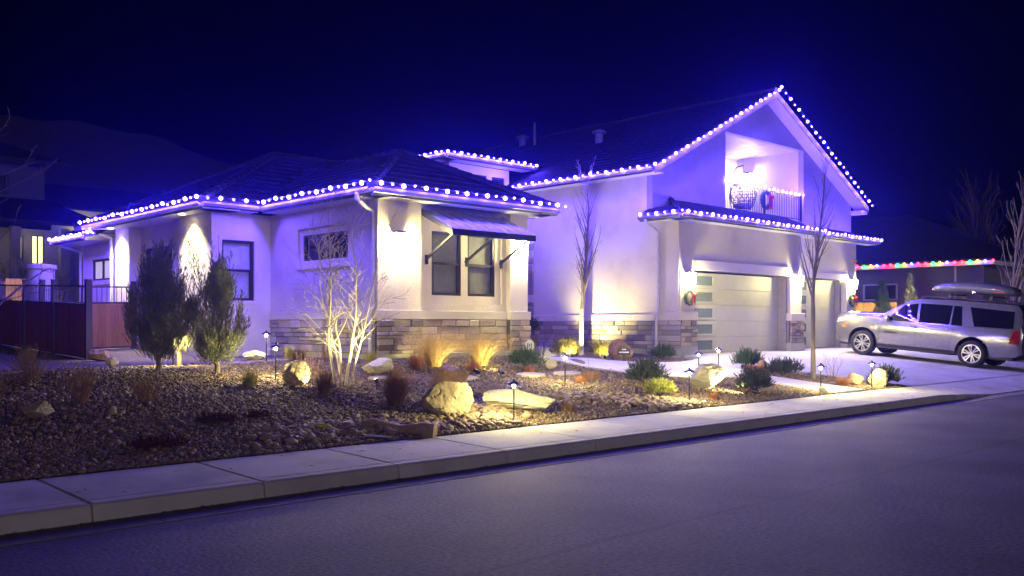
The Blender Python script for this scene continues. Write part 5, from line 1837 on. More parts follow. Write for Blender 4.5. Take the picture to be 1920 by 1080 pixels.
def car_top(y):
    return lerp_tab([(-3.03, 1.17), (-2.99, 1.45), (-2.90, 1.82), (-2.80, 1.93), (-2.5, 1.96), (-1.0, 1.99), (0.0, 1.96), (0.30, 1.88), (0.70, 1.66), (1.04, 1.43), (1.25, 1.40), (2.0, 1.38), (2.48, 1.355), (2.63, 1.31), (2.69, 1.23)], y)
def car_w(y, z):
    w = lerp_tab([(0.3, 0.93), (0.5, 0.985), (0.80, 1.02), (0.95, 1.025), (1.12, 0.99), (1.17, 0.975), (1.28, 0.955), (1.45, 0.905), (1.75, 0.825), (1.98, 0.74)], z)
    k = lerp_tab([(-3.03, 0.86), (-2.95, 0.93), (-2.7, 0.985), (-2.2, 1.0), (1.9, 1.0), (2.35, 0.985), (2.58, 0.94), (2.69, 0.86)], y)
    for a in AX:           # slight flare over the wheels
        d = math.hypot(y - a, z - 0.41)
        k += 0.012 * max(0, 1 - abs(d - 0.52) / 0.12) if z < 0.95 else 0
    return w * k
def car_body():
    ys = []
    y = YR
    while y < YF - 1e-6:
        ys.append(y)
        y += 0.035 if any(abs(y - a) < 0.56 for a in AX) else 0.06
    ys.append(YF)
    for a in AX:
        for e in (-0.4999, 0.4999): ys.append(a + e)
    ys = sorted(set(round(q, 4) for q in ys))
    fr = [0, 0.22, 0.45, 0.68, 0.85, 1.0]
    rows = []
    for y in ys:
        lo, be, to = car_low(y), car_belt(y), car_top(y)
        be = max(be, lo + 0.02)
        to = max(to, be + 0.01)
        r = []
        for f in fr:
            z = lo + (be - lo) * f
            r.append((-car_w(y, z), y, z))
        tall = to - be
        for f in (0.3, 0.6, 0.88, 0.97):
            z = be + tall * f
            w = car_w(y, z) if tall > 0.2 else car_w(y, be) * (1 - 0.10 * f - 0.25 * f * f * f)
            r.append((-w * (0.985 if f > 0.9 and tall > 0.2 else 1), y, z))
        last = -r[-1][0]
        r.append((-last * 0.72, y, to + 0.012))
        r.append((-last * 0.35, y, to + 0.02))
        r.append((0.0, y, to + 0.022))
        full = r + [(-p[0], p[1], p[2]) for p in r[-2::-1]]
        rows.append(full)
    k = len(rows[0])
    m = MB()
    m.add([p for r in rows for p in r], [(i * k + j, i * k + j + 1, (i + 1) * k + j + 1, (i + 1) * k + j) for i in range(len(rows) - 1) for j in range(k - 1)]
          + [tuple(range(k - 1, -1, -1)), tuple(range((len(rows) - 1) * k, len(rows) * k))])
    return m.build('body', 'car_paint', car, smooth=True, sharp=38, local=True)
body = car_body()
def side_patch(name, mat, corners, off=0.006, nu=10, nv=5, parent=car, side=-1):
    """panel lying on the car's side; corners (y,z): bottom-front, bottom-rear, top-rear, top-front"""
    m = MB()
    (a, b, c_, d_) = [Vector(q) for q in corners]
    vs_ = []
    for j in range(nv + 1):
        for i in range(nu + 1):
            p = a.lerp(b, i / nu).lerp(d_.lerp(c_, i / nu), j / nv)
            vs_.append((side * (car_w(p.x, p.y) + off), p.x, p.y))
    m.add(vs_, [(j * (nu + 1) + i, j * (nu + 1) + i + 1, (j + 1) * (nu + 1) + i + 1, (j + 1) * (nu + 1) + i) for j in range(nv) for i in range(nu)])
    return m.build(name, mat, parent, smooth=True, local=True)
plain('tint_glass', (0.006, 0.006, 0.008), 0.03, 0.0, 0.9, 1.0)
for sd in (-1, 1):
    side_patch('side_window', 'tint_glass', [(0.98, 1.195), (0.02, 1.205), (0.05, 1.79), (0.48, 1.71)], side=sd)
    side_patch('side_window', 'tint_glass', [(-0.06, 1.205), (-0.98, 1.21), (-0.98, 1.80), (-0.02, 1.80)], side=sd)
    side_patch('side_window', 'tint_glass', [(-1.03, 1.21), (-1.36, 1.215), (-1.26, 1.79), (-1.03, 1.80)], side=sd)
    side_patch('side_window', 'tint_glass', [(-1.70, 1.225), (-2.78, 1.235), (-2.74, 1.74), (-1.50, 1.79)], side=sd)
    # door seams, sill trim, lower cladding
    for ya, yb in ((1.20, 1.10), (0.0, 0.0), (-1.02, -1.12)):
        z0 = max(0.42, car_low(ya) + 0.02)
        side_patch('door_seam', 'black_plastic', [(ya + 0.006, z0), (ya - 0.006, z0), (yb - 0.006, 1.17), (yb + 0.006, 1.17)], 0.0025, 1, 10, side=sd)
    side_patch('sill_trim', 'black_plastic', [(1.18, 0.37), (-1.18, 0.37), (-1.18, 0.44), (1.18, 0.44)], 0.004, 16, 1, side=sd)
    side_patch('belt_trim', 'chrome', [(1.0, 1.178), (-2.7, 1.205), (-2.7, 1.222), (1.0, 1.193)], 0.008, 24, 1, side=sd)
    side_patch('marker_lamp', 'lens_amber', [(2.42, 0.86), (2.30, 0.86), (2.30, 0.96), (2.44, 0.94)], 0.006, 2, 2, side=sd)
    side_patch('headlamp', 'lens_clear', [(2.65, 1.0), (2.36, 1.08), (2.36, 1.18), (2.62, 1.14)], 0.008, 4, 2, side=sd)
    side_patch('tail_lamp', 'lens_red', [(-2.70, 0.80), (-2.98, 0.80), (-2.94, 1.20), (-2.80, 1.20)], 0.010, 4, 4, side=sd)
    for y0, z0 in ((0.24, 1.06), (-0.88, 1.08)):
        h = MB()
        h.tube([(sd * (car_w(y0, z0) + 0.002), y0, z0), (sd * (car_w(y0, z0) + 0.035), y0 - 0.03, z0), (sd * (car_w(y0, z0) + 0.035), y0 - 0.19, z0), (sd * (car_w(y0, z0) + 0.002), y0 - 0.22, z0)], 0.014, 6)
        h.build('door_handle', 'chrome', car, smooth=True, local=True)
    rb = MB()
    rb.box(min(sd * 0.86, sd * 1.03), max(sd * 0.86, sd * 1.03), -1.15, 1.15, 0.30, 0.345)
    rb.build('running_board', 'black_plastic', car, bevel=0.012, local=True)
    mi = MB()
    mi.lathe([(0.0, -0.10), (0.07, -0.09), (0.10, -0.02), (0.10, 0.05), (0.06, 0.11), (0.0, 0.12)], 12)
    mi.v = [(sd * 1.06 + x * 0.9, 0.88 + y * 0.55, 1.24 + z * 0.95) for x, y, z in mi.v]
    mi.build('wing_mirror', 'car_paint', car, smooth=True, local=True)
    rr_ = MB()
    rr_.tube([(sd * 0.66, 0.05, 1.97), (sd * 0.66, -0.05, 2.03), (sd * 0.66, -2.3, 2.025), (sd * 0.66, -2.45, 1.965)], 0.018, 6)
    rr_.build('roof_rail', 'black_plastic', car, smooth=True, local=True)
# model lettering on the front door
def text_mesh(body_, size, depth, mat, name, parent, loc, rot, local=True, align='CENTER'):
    cu = bpy.data.curves.new(name, 'FONT')
    cu.body = body_
    cu.size = size
    cu.extrude = depth
    cu.align_x = align
    cu.resolution_u = 2
    tmp = bpy.data.objects.new(name, cu)
    C.objects.link(tmp)
    dg = bpy.context.evaluated_depsgraph_get()
    me = bpy.data.meshes.new_from_object(tmp.evaluated_get(dg))
    bpy.data.objects.remove(tmp)
    me.materials.clear()
    me.materials.append(MATS[mat])
    o = link(name, me, parent, local)
    o.location = loc
    o.rotation_euler = rot
    return o
text_mesh('SUBURBAN', 0.085, 0.003, 'black_plastic', 'lettering', car, (-1.033, 0.80, 0.80), (R(90), 0, R(-90)))
# windscreen, rear window, grille, plates
m = MB()
for i in range(6):
    pass
def cross_patch(name, mat, y0, y1, k, off=0.010):
    m = MB()
    n, q = 10, 8
    vs_ = []
    for j in range(n + 1):
        y = y0 + (y1 - y0) * j / n
        to = car_top(y)
        w = car_w(y, to * 0.985) * k
        for i in range(q + 1):
            t = -1 + 2 * i / q
            vs_.append((w * t, y + (off if y > 0 else -off), to + 0.012 + off - 0.02 * abs(t) ** 3))
    m.add(vs_, [(j * (q + 1) + i, j * (q + 1) + i + 1, (j + 1) * (q + 1) + i + 1, (j + 1) * (q + 1) + i) for j in range(n) for i in range(q)])
    m.build(name, mat, car, smooth=True, local=True)
cross_patch('windscreen', 'tint_glass', 0.36, 1.05, 0.93)
cross_patch('rear_window', 'tint_glass', -2.99, -2.84, 0.9)
m = MB()
m.box(-0.80, 0.80, 2.68, 2.71, 0.70, 1.12)
m.box(-0.80, 0.80, 2.60, 2.70, 0.42, 0.56)
m.build('grille', 'black_plastic', car, bevel=0.01, local=True)
m = MB()
m.box(-0.85, 0.85, -3.08, -2.99, 0.48, 0.62)
m.build('rear_bumper', 'black_plastic', car, bevel=0.02, local=True)
m = MB()
m.box(-0.88, 0.88, -2.8, 2.5, 0.30, 0.62)
m.build('underbody', 'black_plastic', car, local=True)
# wheels
def wheel(x, y, sd):
    t = MB()
    t.lathe([(0.285, -0.13), (0.36, -0.135), (0.395, -0.11), (0.405, -0.06), (0.405, 0.06), (0.395, 0.11), (0.36, 0.135), (0.285, 0.13)], 36, 'X')
    w = bpy.data.objects.new('wheel', t.mesh('wheel', 'tyre', smooth=True, sharp=50))
    C.objects.link(w)
    w.parent = car
    w.location = (x, y, 0.405)
    b = MB()
    b.lathe([(0.29, -0.10), (0.285, 0.115), (0.265, 0.118), (0.255, 0.10), (0.25, 0.02), (0.0, 0.02)], 32, 'X')
    if sd < 0: b.v = [(-p[0], p[1], p[2]) for p in b.v]
    b.build('rim_barrel', 'rim_dark', w, smooth=True, sharp=40)
    s_ = MB()
    s_.lathe([(0.272, 0.108), (0.285, 0.122), (0.262, 0.124), (0.255, 0.108)], 32, 'X')
    for q in range(6):
        a = 2 * math.pi * q / 6 + 0.26
        for da in (-0.20, 0.20):
            p0 = (0.098, 0.06 * math.cos(a + da * 0.8), 0.06 * math.sin(a + da * 0.8))
            p1 = (0.112, 0.262 * math.cos(a + da), 0.262 * math.sin(a + da))
            s_.bar(p0, p1, 0.030, 0.030, up=(1, 0, 0))
        a0, a1 = a - 0.2, a + 0.2
        s_.bar((0.110, 0.245 * math.cos(a0), 0.245 * math.sin(a0)), (0.110, 0.245 * math.cos(a1), 0.245 * math.sin(a1)), 0.03, 0.02, up=(1, 0, 0))
    s_.lathe([(0.0, 0.115), (0.05, 0.113), (0.065, 0.09)], 14, 'X')
    if sd < 0: s_.v = [(-p[0], p[1], p[2]) for p in s_.v]
    s_.build('rim', 'rim_silver', w, smooth=True, sharp=40)
for y in AX:
    wheel(-0.885, y, -1)
    wheel(0.885, y, 1)
    a = MB()
    a.lathe([(0.50, -0.98), (0.50, 0.98)], 28, 'X', c=(0, y, 0.41))
    # keep the upper half only, as the dark inside of the arch
    a.f = [f for f in a.f if min(a.v[i][2] for i in f) > 0.405]
    a.build('wheel_well', 'black_plastic', car, smooth=True, local=True)

# cargo box on the roof, carried by two bars
cb = thing('roof_cargo_box', (29.95, 11.0, zdrive(11.0) + 2.07), 'dark glossy cargo box strapped on top of the parked car', 'cargo box')
cb.rotation_euler = (PITCH, 0, 0)
def cargo():
    rows = []
    tab_w = [(-1.32, 0.20), (-1.25, 0.36), (-1.0, 0.43), (0.5, 0.43), (0.95, 0.36), (1.15, 0.22), (1.24, 0.04)]
    tab_h = [(-1.32, 0.26), (-1.2, 0.37), (-0.6, 0.46), (0.3, 0.47), (0.8, 0.40), (1.1, 0.28), (1.24, 0.16)]
    n = 26
    for i in range(n + 1):
        y = -1.32 + 2.56 * i / n
        w, h = lerp_tab(tab_w, y), lerp_tab(tab_h, y)
        b = 0.10 + 0.05 * max(0, (y - 0.7) / 0.5)
        z0 = b
        r = []
        for q in range(16):
            a = 2 * math.pi * q / 16
            cx_, cz_ = math.cos(a), math.sin(a)
            e = 0.55
            xx = w * math.copysign(abs(cx_) ** e, cx_)
            zz = (z0 + h) / 2 + (h - z0) / 2 * math.copysign(abs(cz_) ** e, cz_) + 0.02
            r.append((xx, y, zz))
        rows.append(r)
    m = MB()
    m.add([p for r in rows for p in r], [(i * 16 + j, i * 16 + (j + 1) % 16, (i + 1) * 16 + (j + 1) % 16, (i + 1) * 16 + j) for i in range(n) for j in range(16)] + [tuple(range(15, -1, -1)), tuple(range(n * 16, n * 16 + 16))])
    m.build('shell', 'cargo_box', cb, smooth=True, sharp=60, local=True)
cargo()
for y in (0.45, -0.75):
    m = MB()
    m.box(-0.62, 0.62, y - 0.03, y + 0.03, 0.045, 0.085)
    for s_ in (-0.60, 0.60): m.box(s_ - 0.03, s_ + 0.03, y - 0.05, y + 0.05, -0.04, 0.044)
    m.build('crossbar', 'black_plastic', cb, local=True)
m = MB()
m.box(-0.436, -0.428, -1.02, -0.72, 0.20, 0.235)
m.build('badge', 'ribbon_red', cb, local=True)
m = MB()
for y in (-0.15, 0.45):
    m.lathe([(0, 0), (0.03, 0), (0.03, 0.02), (0, 0.02)], 10, c=(0, 0, 0)) if False else None
m.box(-0.45, -0.425, -0.22, -0.14, 0.15, 0.21)
m.build('latch', 'chrome', cb, bevel=0.008, local=True)

# ------------------------------------------------------------------ wreaths
def wreath(label, x, y, z, r, seed, bow=True, kind='F'):
    rr = random.Random(seed)
    root = thing('wreath', (x, y, z), label, 'wreath', 'christmas wreaths')
    m = MB()
    for _ in range(900):
        a = rr.uniform(0, 2 * math.pi)
        b = rr.uniform(0, 2 * math.pi)
        t = r * 0.27 * math.sqrt(rr.uniform(0.2, 1))
        rad = r * 0.75 + t * math.cos(b)
        p = Vector((rad * math.cos(a), -0.05 + t * math.sin(b) * 0.8, rad * math.sin(a)))
        d = Vector((math.cos(a + 1.2) + rr.gauss(0, 0.5), rr.gauss(-0.4, 0.5), math.sin(a + 1.2) + rr.gauss(0, 0.5))).normalized() * 0.06
        w = d.orthogonal().normalized() * 0.007
        m.add([p - w, p + w, p + d], [(0, 1, 2)])
    m.build('greenery', 'wreath_green', root, local=True)
    c = MB()
    ring = [(r * 0.75 * math.cos(2 * math.pi * k / 24), -0.05, r * 0.75 * math.sin(2 * math.pi * k / 24)) for k in range(25)]
    c.tube(ring, r * 0.14, 6)
    c.build('ring', 'wreath_green', root, local=True)
    if bow:
        b = MB()
        for s_ in (-1, 1):
            b.prism([(0, -0.14, 0.0), (s_ * 0.10, -0.16, 0.07), (s_ * 0.12, -0.15, -0.03)], (0, 0.02, 0))
            b.prism([(s_ * 0.01, -0.14, 0.0), (s_ * 0.05, -0.15, 0.0), (s_ * 0.08, -0.13, -0.30), (s_ * 0.03, -0.13, -0.28)], (0, 0.012, 0))
        b.box(-0.025, 0.025, -0.165, -0.12, -0.025, 0.03)
        for p in b.v: pass
        b.v = [(x_ * (r / 0.26) + 0.35 * r, y_ - 0.02, z_ * (r / 0.26) + 0.25 * r) for x_, y_, z_ in b.v]
        b.build('bow', 'ribbon_red', root, local=True)
    return root
wreath('wreath with red bow on the pier left of the wide garage door', 21.68, 15.64, 2.36, 0.25, 1)
wreath('wreath with red bow on the pier right of the single garage door', 32.89, 16.39, 2.50, 0.27, 2)
wreath('large wreath with red ribbon hung on the balcony railing', 27.35, 16.64, 5.72, 0.36, 3)

# ------------------------------------------------------------------ hanging egg chair on the balcony
eg = thing('egg_chair', (27.15, 17.35, 5.15), 'dark wicker hanging egg chair on its stand on the balcony', 'chair')
m = MB()
m.tube([(-0.35, 0.25, 0.03), (-0.45, 0.28, 0.8), (-0.42, 0.25, 1.55), (-0.2, 0.15, 2.0), (0.05, 0.0, 2.08)], 0.025, 8)
m.tube([(0.05, 0.0, 2.08), (0.05, 0.0, 1.72)], 0.008, 5)
for k in range(5):
    a = 2 * math.pi * k / 5
    m.tube([(-0.3, 0.2, 0.02), (-0.3 + 0.5 * math.cos(a), 0.2 + 0.4 * math.sin(a), 0.02)], 0.02, 6)
m.build('stand', 'wicker', eg, local=True)
m = MB()
for k in range(14):
    a = 2 * math.pi * k / 14
    pts_ = []
    for j in range(11):
        t = j / 10
        z = 0.35 + 1.3 * t
        r = 0.50 * math.sin(math.pi * (0.12 + 0.86 * t)) ** 0.7
        pts_.append((0.05 + r * math.cos(a + 0.25 * math.sin(t * 9)), r * math.sin(a + 0.25 * math.sin(t * 9)), z))
    m.tube(pts_, 0.012, 4)
for t in (0.0, 0.1, 0.2, 0.32, 0.5, 0.7, 0.86, 0.98):
    z = 0.35 + 1.3 * t
    r = 0.50 * math.sin(math.pi * (0.12 + 0.86 * t)) ** 0.7
    m.tube([(0.05 + r * math.cos(2 * math.pi * k / 20), r * math.sin(2 * math.pi * k / 20), z) for k in range(21)], 0.012, 4)
m.build('basket', 'wicker', eg, local=True)
m = MB()
m.lathe([(0.0, 0.42), (0.30, 0.42), (0.40, 0.47), (0.38, 0.55), (0.25, 0.58), (0.0, 0.57)], 16, c=(0.05, 0, 0))
m.build('cushion', 'siding', eg, smooth=True, local=True)

eg.scale = (0.86, 0.86, 0.86)

# ------------------------------------------------------------------ porch pot, signs, oddments
pot = MB()
pot.lathe([(0.0, 0), (0.13, 0), (0.19, 0.34), (0.20, 0.38), (0.18, 0.38), (0.17, 0.34), (0.0, 0.34)], 18)
po = thing('planter_pot', (19.6, 19.75, 0.9), 'tall tapered clay pot on the porch beside the tall wall', 'pot')
pot.build('bowl', 'pot', po, smooth=True, sharp=40, local=True)
so = MB()
so.lathe([(0.0, 0.352), (0.168, 0.350)], 18)
so.build('soil', 'bark_dark', po, local=True)
sg = thing('yard_sign', (14.1, 14.3, zt(14.1, 14.3)), 'small white rounded yard sign behind the round green mugo pine', 'sign')
m = MB()
m.tube([(0, 0, -0.08), (0, 0, 0.34)], 0.008, 6)
m.build('stake', 'dark_metal', sg, local=True)
m = MB()
m.prism([(0.14 * math.cos(2 * math.pi * k / 8 + R(22.5)), 0, 0.42 + 0.16 * math.sin(2 * math.pi * k / 8 + R(22.5))) for k in range(8)], (0, 0.008, 0))
m.build('plate', 'sign_white', sg, local=True)
m = MB()
for a_, b_, c_, d_ in ((-0.075, -0.045, 0.36, 0.48), (-0.02, 0.01, 0.38, 0.46), (0.035, 0.06, 0.36, 0.48)):
    m.box(a_, b_, -0.004, -0.001, c_, d_)
m.build('print', 'sign_blue', sg, local=True)
sg.rotation_euler = (0, 0, R(-20))
sg.scale = (0.8, 0.8, 0.8)
sg = thing('garden_sign', (17.8, 14.75, zt(17.8, 14.75)), 'dark arched garden plaque standing before the big red boulder', 'sign')
m = MB()
m.box(-0.04, 0.04, -0.015, 0.015, -0.08, 0.16)
m.build('post', 'sign_dark', sg, local=True)
m = MB()
m.prism([(-0.16, 0, 0.16), (0.16, 0, 0.16), (0.16, 0, 0.26)] + [(0.16 * math.cos(R(a)), 0, 0.26 + 0.10 * math.sin(R(a))) for a in range(20, 170, 20)] + [(-0.16, 0, 0.26)], (0, 0.02, 0))
m.build('plate', 'sign_dark', sg, local=True)
m = MB()
m.box(-0.05, 0.05, -0.005, -0.001, 0.285, 0.315)
m.box(-0.12, 0.12, -0.005, -0.001, 0.215, 0.245)
m.build('raised_print', 'chrome', sg, local=True)
sg.rotation_euler = (0, 0, R(-40))
m = MB()
m.tube([(0, 0, 0.02), (0.10, 0.02, 0.03), (0.2, -0.02, 0.025), (0.28, 0.03, 0.045), (0.36, 0.01, 0.04), (0.46, -0.02, 0.02)], [0.006, 0.012, 0.016, 0.022, 0.02, 0.006], 7)
m.tube([(0.24, 0.02, 0.03), (0.30, -0.05, 0.03), (0.40, -0.06, 0.02)], [0.014, 0.018, 0.006], 6)
o = m.build('yellow_rope', 'rope_yellow', smooth=True)
o.location = (6.0, 10.25, zt(6.2, 10.2) + 0.02)
o.rotation_euler = (0, 0, R(-40))
tag(o, 'scrap of yellow rope lying on the gravel near the pavement', 'rope')
m = MB()
m.box(-0.17, 0.17, -0.06, 0.06, 0.0, 0.02)
o = m.build('plastic_lid', 'blue_plastic', bevel=0.006)
o.location = (6.62, 9.36, zt(6.62, 9.36) + 0.03)
o.rotation_euler = (0, R(6), R(-20))
tag(o, 'shiny bluish plastic lid lying beside the rough stone slab', 'lid')

# ------------------------------------------------------------------ fences on the left
def fence(label, a, b, zf, n_bays, board='fence_wood', post_first=True, post_last=True, ph=1.70, bh=1.18):
    """posts, bottom and mid rails, upright boards, open bars above"""
    A, B = Vector((a[0], a[1], 0)), Vector((b[0], b[1], 0))
    d = (B - A).normalized()
    n_ = Vector((-d.y, d.x, 0))
    L_ = (B - A).length
    root = thing('fence', (a[0], a[1], zf(a[0], a[1])), label, 'fence')
    rr = random.Random(int(a[0] * 100))
    bay = L_ / n_bays
    for i in range(n_bays + 1):
        if (i == 0 and not post_first) or (i == n_bays and not post_last): continue
        p = A + d * (bay * i)
        z = zf(p.x, p.y)
        m = MB()
        m.bar(p + Vector((0, 0, z - 0.2)), p + Vector((0, 0, z + ph)), 0.11, 0.11, up=tuple(d))
        m.bar(p + Vector((0, 0, z + ph + 0.002)), p + Vector((0, 0, z + ph + 0.025)), 0.13, 0.13, up=tuple(d))
        m.build('post', 'fence_post', root)
    for i in range(n_bays):
        p, q = A + d * (bay * i + 0.058), A + d * (bay * (i + 1) - 0.058)
        zp, zq = zf(p.x, p.y), zf(q.x, q.y)
        for h, w in ((0.06, 0.05), (bh, 0.05), (ph - 0.12, 0.035)):
            m = MB()
            m.bar(p + Vector((0, 0, zp + h)), q + Vector((0, 0, zq + h)), 0.045, w)
            m.build('rail', 'fence_post', root)
        k = int((q - p).length / 0.142)
        w = (q - p).length / k
        for j in range(k):
            c_ = p + d * (w * (j + 0.5))
            z = zf(c_.x, c_.y)
            m = MB()
            m.bar(c_ + Vector((0, 0, z + 0.088)), c_ + Vector((0, 0, z + bh - 0.028)), w - 0.006, 0.02 + rr.uniform(0, 0.004), up=tuple(n_))
            m.build('board', board, root)
        k = int((q - p).length / 0.115)
        for j in range(1, k):
            c_ = p + (q - p) * (j / k)
            z = zf(c_.x, c_.y)
            m = MB()
            m.bar(c_ + Vector((0, 0, z + bh + 0.026)), c_ + Vector((0, 0, z + ph - 0.139)), 0.014, 0.014, up=tuple(d))
            m.build('bar', 'fence_post', root)
    return root
zfen = lambda x, y: zt(min(x, 9.4), y) - 0.03
fence('dark board fence with open bars on top at the left edge', (7.1, 20.6), (7.1, 31.4), zfen, 5)
fence('sunlit-brown board gate panel beside the house wall', (7.2, 23.95), (9.38, 23.95), zfen, 2, 'cedar')
bpy.data.objects['fence.001']['label'] = 'lit orange-brown gate panels between the dark fence and the house'

# ------------------------------------------------------------------ neighbours on the right
nb = thing('neighbour_house', (47.0, 19.0, 0.7), 'dark grey neighbouring house behind the car with coloured eave lights', 'house')
def nbox(name, mat, x0, x1, y0, y1, z0, z1, parent=nb, bevel=0.0):
    m = MB()
    m.box(x0, x1, y0, y1, z0, z1)
    return m.build(name, mat, parent, bevel=bevel)
m = MB()
wb = wall('wall', 'siding', 15.7, 32.0, 0.3, 4.3, 44.0, 'L', [(19.6, 21.3, 2.75, 3.55)], 0.2, parent=nb)
nbox('wall', 'siding', 44.2, 58, 15.7, 15.9, 0.3, 4.3)
z = 0.4
while z < 4.2:      # lap siding
    for s0, s1 in ((15.7, 32.0),):
        if 2.6 < z < 3.6:
            for u0, u1 in ((15.71, 19.45), (21.45, 31.9)):
                mm = MB(); mm.bar((43.985, u0, z), (43.985, u1, z), 0.012, 0.17, up=(0.08, 0, 1)); mm.build('siding_board', 'siding', nb)
        else:
            mm = MB(); mm.bar((43.985, s0 + 0.01, z), (43.985, s1 - 0.1, z), 0.012, 0.17, up=(0.08, 0, 1)); mm.build('siding_board', 'siding', nb)
    z += 0.19
window(19.6, 21.3, 2.75, 3.55, 43.96, 'L', 'V', fmat='white_frame', backing='room_dark', slats=False, fw=0.07, parent=nb)
m = MB()
m.prism([(43.4, 15.1, 4.42), (43.4, 33, 4.42), (49.5, 33, 7.3), (49.5, 21.2, 7.3)], (0, 0, 0.1))
m.prism([(43.4, 15.1, 4.42), (49.5, 21.2, 7.3), (55.6, 15.1, 4.42)], (0, 0, 0.1))
m.build('roof', 'roof_tile', nb)
m = MB()
m.box(43.38, 43.42, 15.1, 33, 4.24, 4.415)
m.box(43.42, 56, 15.08, 15.12, 4.24, 4.415)
m.build('fascia', 'white_frame', nb)
m = MB()
m.box(43.43, 44.0, 15.13, 33, 4.25, 4.27)
m.build('soffit', 'white_frame', nb)
m = MB()
m.tube([(43.92, 16.9, 4.24), (43.92, 16.9, 0.8)], 0.05, 8)
m.build('downspout', 'white_frame', nb)
CB = [bulb_mesh('bulb', 0.06, k_) for k_ in ('bulb_cblue', 'bulb_red', 'bulb_red', 'bulb_green', 'bulb_orange')]
string_light('red, green, orange and blue string on the neighbouring eave', [(43.28, 21.9, 4.40), (43.28, 15.05, 4.40)], 0.33, 'coloured eave light strings', cols=CB)
lamp('lamp', 'POINT', (43.6, 16.2, 3.9), 0.0)  if False else None
fr_ = thing('fence', (37.6, 21.5, 0.8), 'short warm-lit board fence between the garage and the neighbouring house', 'fence')
rr = random.Random(3)
for k in range(22):
    m = MB()
    m.box(38.5, 38.53, 17.2 + k * 0.15, 17.2 + k * 0.15 + 0.142, 0.7, 2.52 + rr.uniform(-0.01, 0.01))
    m.build('board', 'cedar', fr_)
for zz in (0.95, 2.3):
    m = MB()
    m.box(38.535, 38.58, 17.2, 20.5, zz, zz + 0.09)
    m.build('rail', 'cedar', fr_)
ground_spot('spotlight at the foot of the short warm-lit fence', 37.6, 18.5, (38.5, 18.3, 1.9), 110, 70, z=0.75)
# small conifers by the neighbour
def fir(label, x, y, z, h, r, seed, mat, n=900, group='small conifers by the neighbouring house'):
    rr = random.Random(seed)
    root = thing('conifer', (x, y, z), label, 'conifer', group)
    m = MB()
    m.tube([(0, 0, -0.1), (0, 0, h)], [0.06, 0.01], 6)
    m.build('trunk', 'bark_dark', root, local=True)
    m = MB()
    for _ in range(n):
        f = rr.random()
        rad = r * (1 - f) ** 0.75 * rr.uniform(0.35, 1.0)
        a = rr.uniform(0, 2 * math.pi)
        p = Vector((rad * math.cos(a), rad * math.sin(a), 0.08 * h + f * h * 0.9))
        ax = Vector((math.cos(a) * 0.6, math.sin(a) * 0.6, 0.7)).normalized()
        for q in range(6):
            d = (ax + Vector((rr.gauss(0, 0.5), rr.gauss(0, 0.5), rr.gauss(0, 0.4)))).normalized() * rr.uniform(0.08, 0.18)
            w = d.orthogonal().normalized() * 0.014
            m.add([p - w, p + w, p + d], [(0, 1, 2)])
    m.build('crown', mat, root, local=True)
fir('full green conifer before the neighbouring window', 37.0, 17.1, 0.75, 2.6, 0.55, 1, 'mugo', 1500)
fir('thin pale conifer right of the neighbouring window', 37.6, 16.2, 0.75, 2.9, 0.45, 2, 'juniper', 600)
ground_spot('spotlight under the full green conifer', 36.3, 16.4, (37.0, 17.0, 2.4), 300, 80, z=0.75)
ground_spot('spotlight under the thin pale conifer', 36.9, 15.6, (37.6, 16.2, 2.6), 300, 80, z=0.75)
pop = dict(seg=0.3, wob=0.03, up=0.06, taper=0.85, bare=[0, 0.15, 0.1, 0.02], prob=[0, 0.5, 0.6, 0.95], kids=[0, 1, 1, 2], ratio=0.36, ang=R(22), rmin=0.010, clear=0.8)
bare_tree('tall bare columnar tree at the neighbouring house corner', 40.4, 13.3, [(0, 0, (0, 0, 1), 6.2, 0.09)], pop, 'bark_grey', 21, z=0.6, name='columnar_tree')
pop2 = dict(pop); pop2.update(ratio=0.5, ang=R(30), clear=0.5)
bare_tree('bare tree showing above the neighbouring roof', 50.0, 18.3, [(0, 0, (0, 0, 1), 7.2, 0.08)], pop2, 'bark_dark', 22, z=0.6, name='bare_tree')
tall = dict(seg=0.3, wob=0.05, up=0.03, taper=0.75, bare=[0, 0.1, 0.2, 0.2], prob=[0, 0.4, 0.5, 0.6], kids=[0, 1, 1, 1], ratio=0.45, ang=R(22), rmin=0.006)
for i, (x, y, h) in enumerate([(37.6, 10.2, 3.4), (36.8, 9.7, 3.0), (38.4, 10.6, 4.3), (38.0, 9.6, 3.6), (36.4, 9.3, 2.7)]):
    rr = random.Random(80 + i)
    root = thing('tall_shrub', (x, y, 0.3), ['bare brown shrub just right of the tall columnar tree', 'bare shrub directly above the rear of the car', 'tallest bare brown shrub at the right edge of the picture', 'second tallest bare shrub at the right edge', 'lowest bare shrub half hidden by the cargo box'][i], 'shrub', 'bare shrubs behind the car')
    m = MB()
    for k in range(12):
        a = rr.uniform(0, 2 * math.pi)
        branch(m, rr, Vector((0.1 * math.cos(a), 0.1 * math.sin(a), -0.05)), Vector((0.25 * math.cos(a), 0.25 * math.sin(a), 1)).normalized(), h * rr.uniform(0.6, 1), 0.018, 2, tall)
    m.build('stems', 'twig_brown', root, local=True)
ground_spot('spotlight under the bare shrubs at the right edge', 36.2, 9.9, (37.6, 10.0, 2.2), 160, 90, z=0.4)

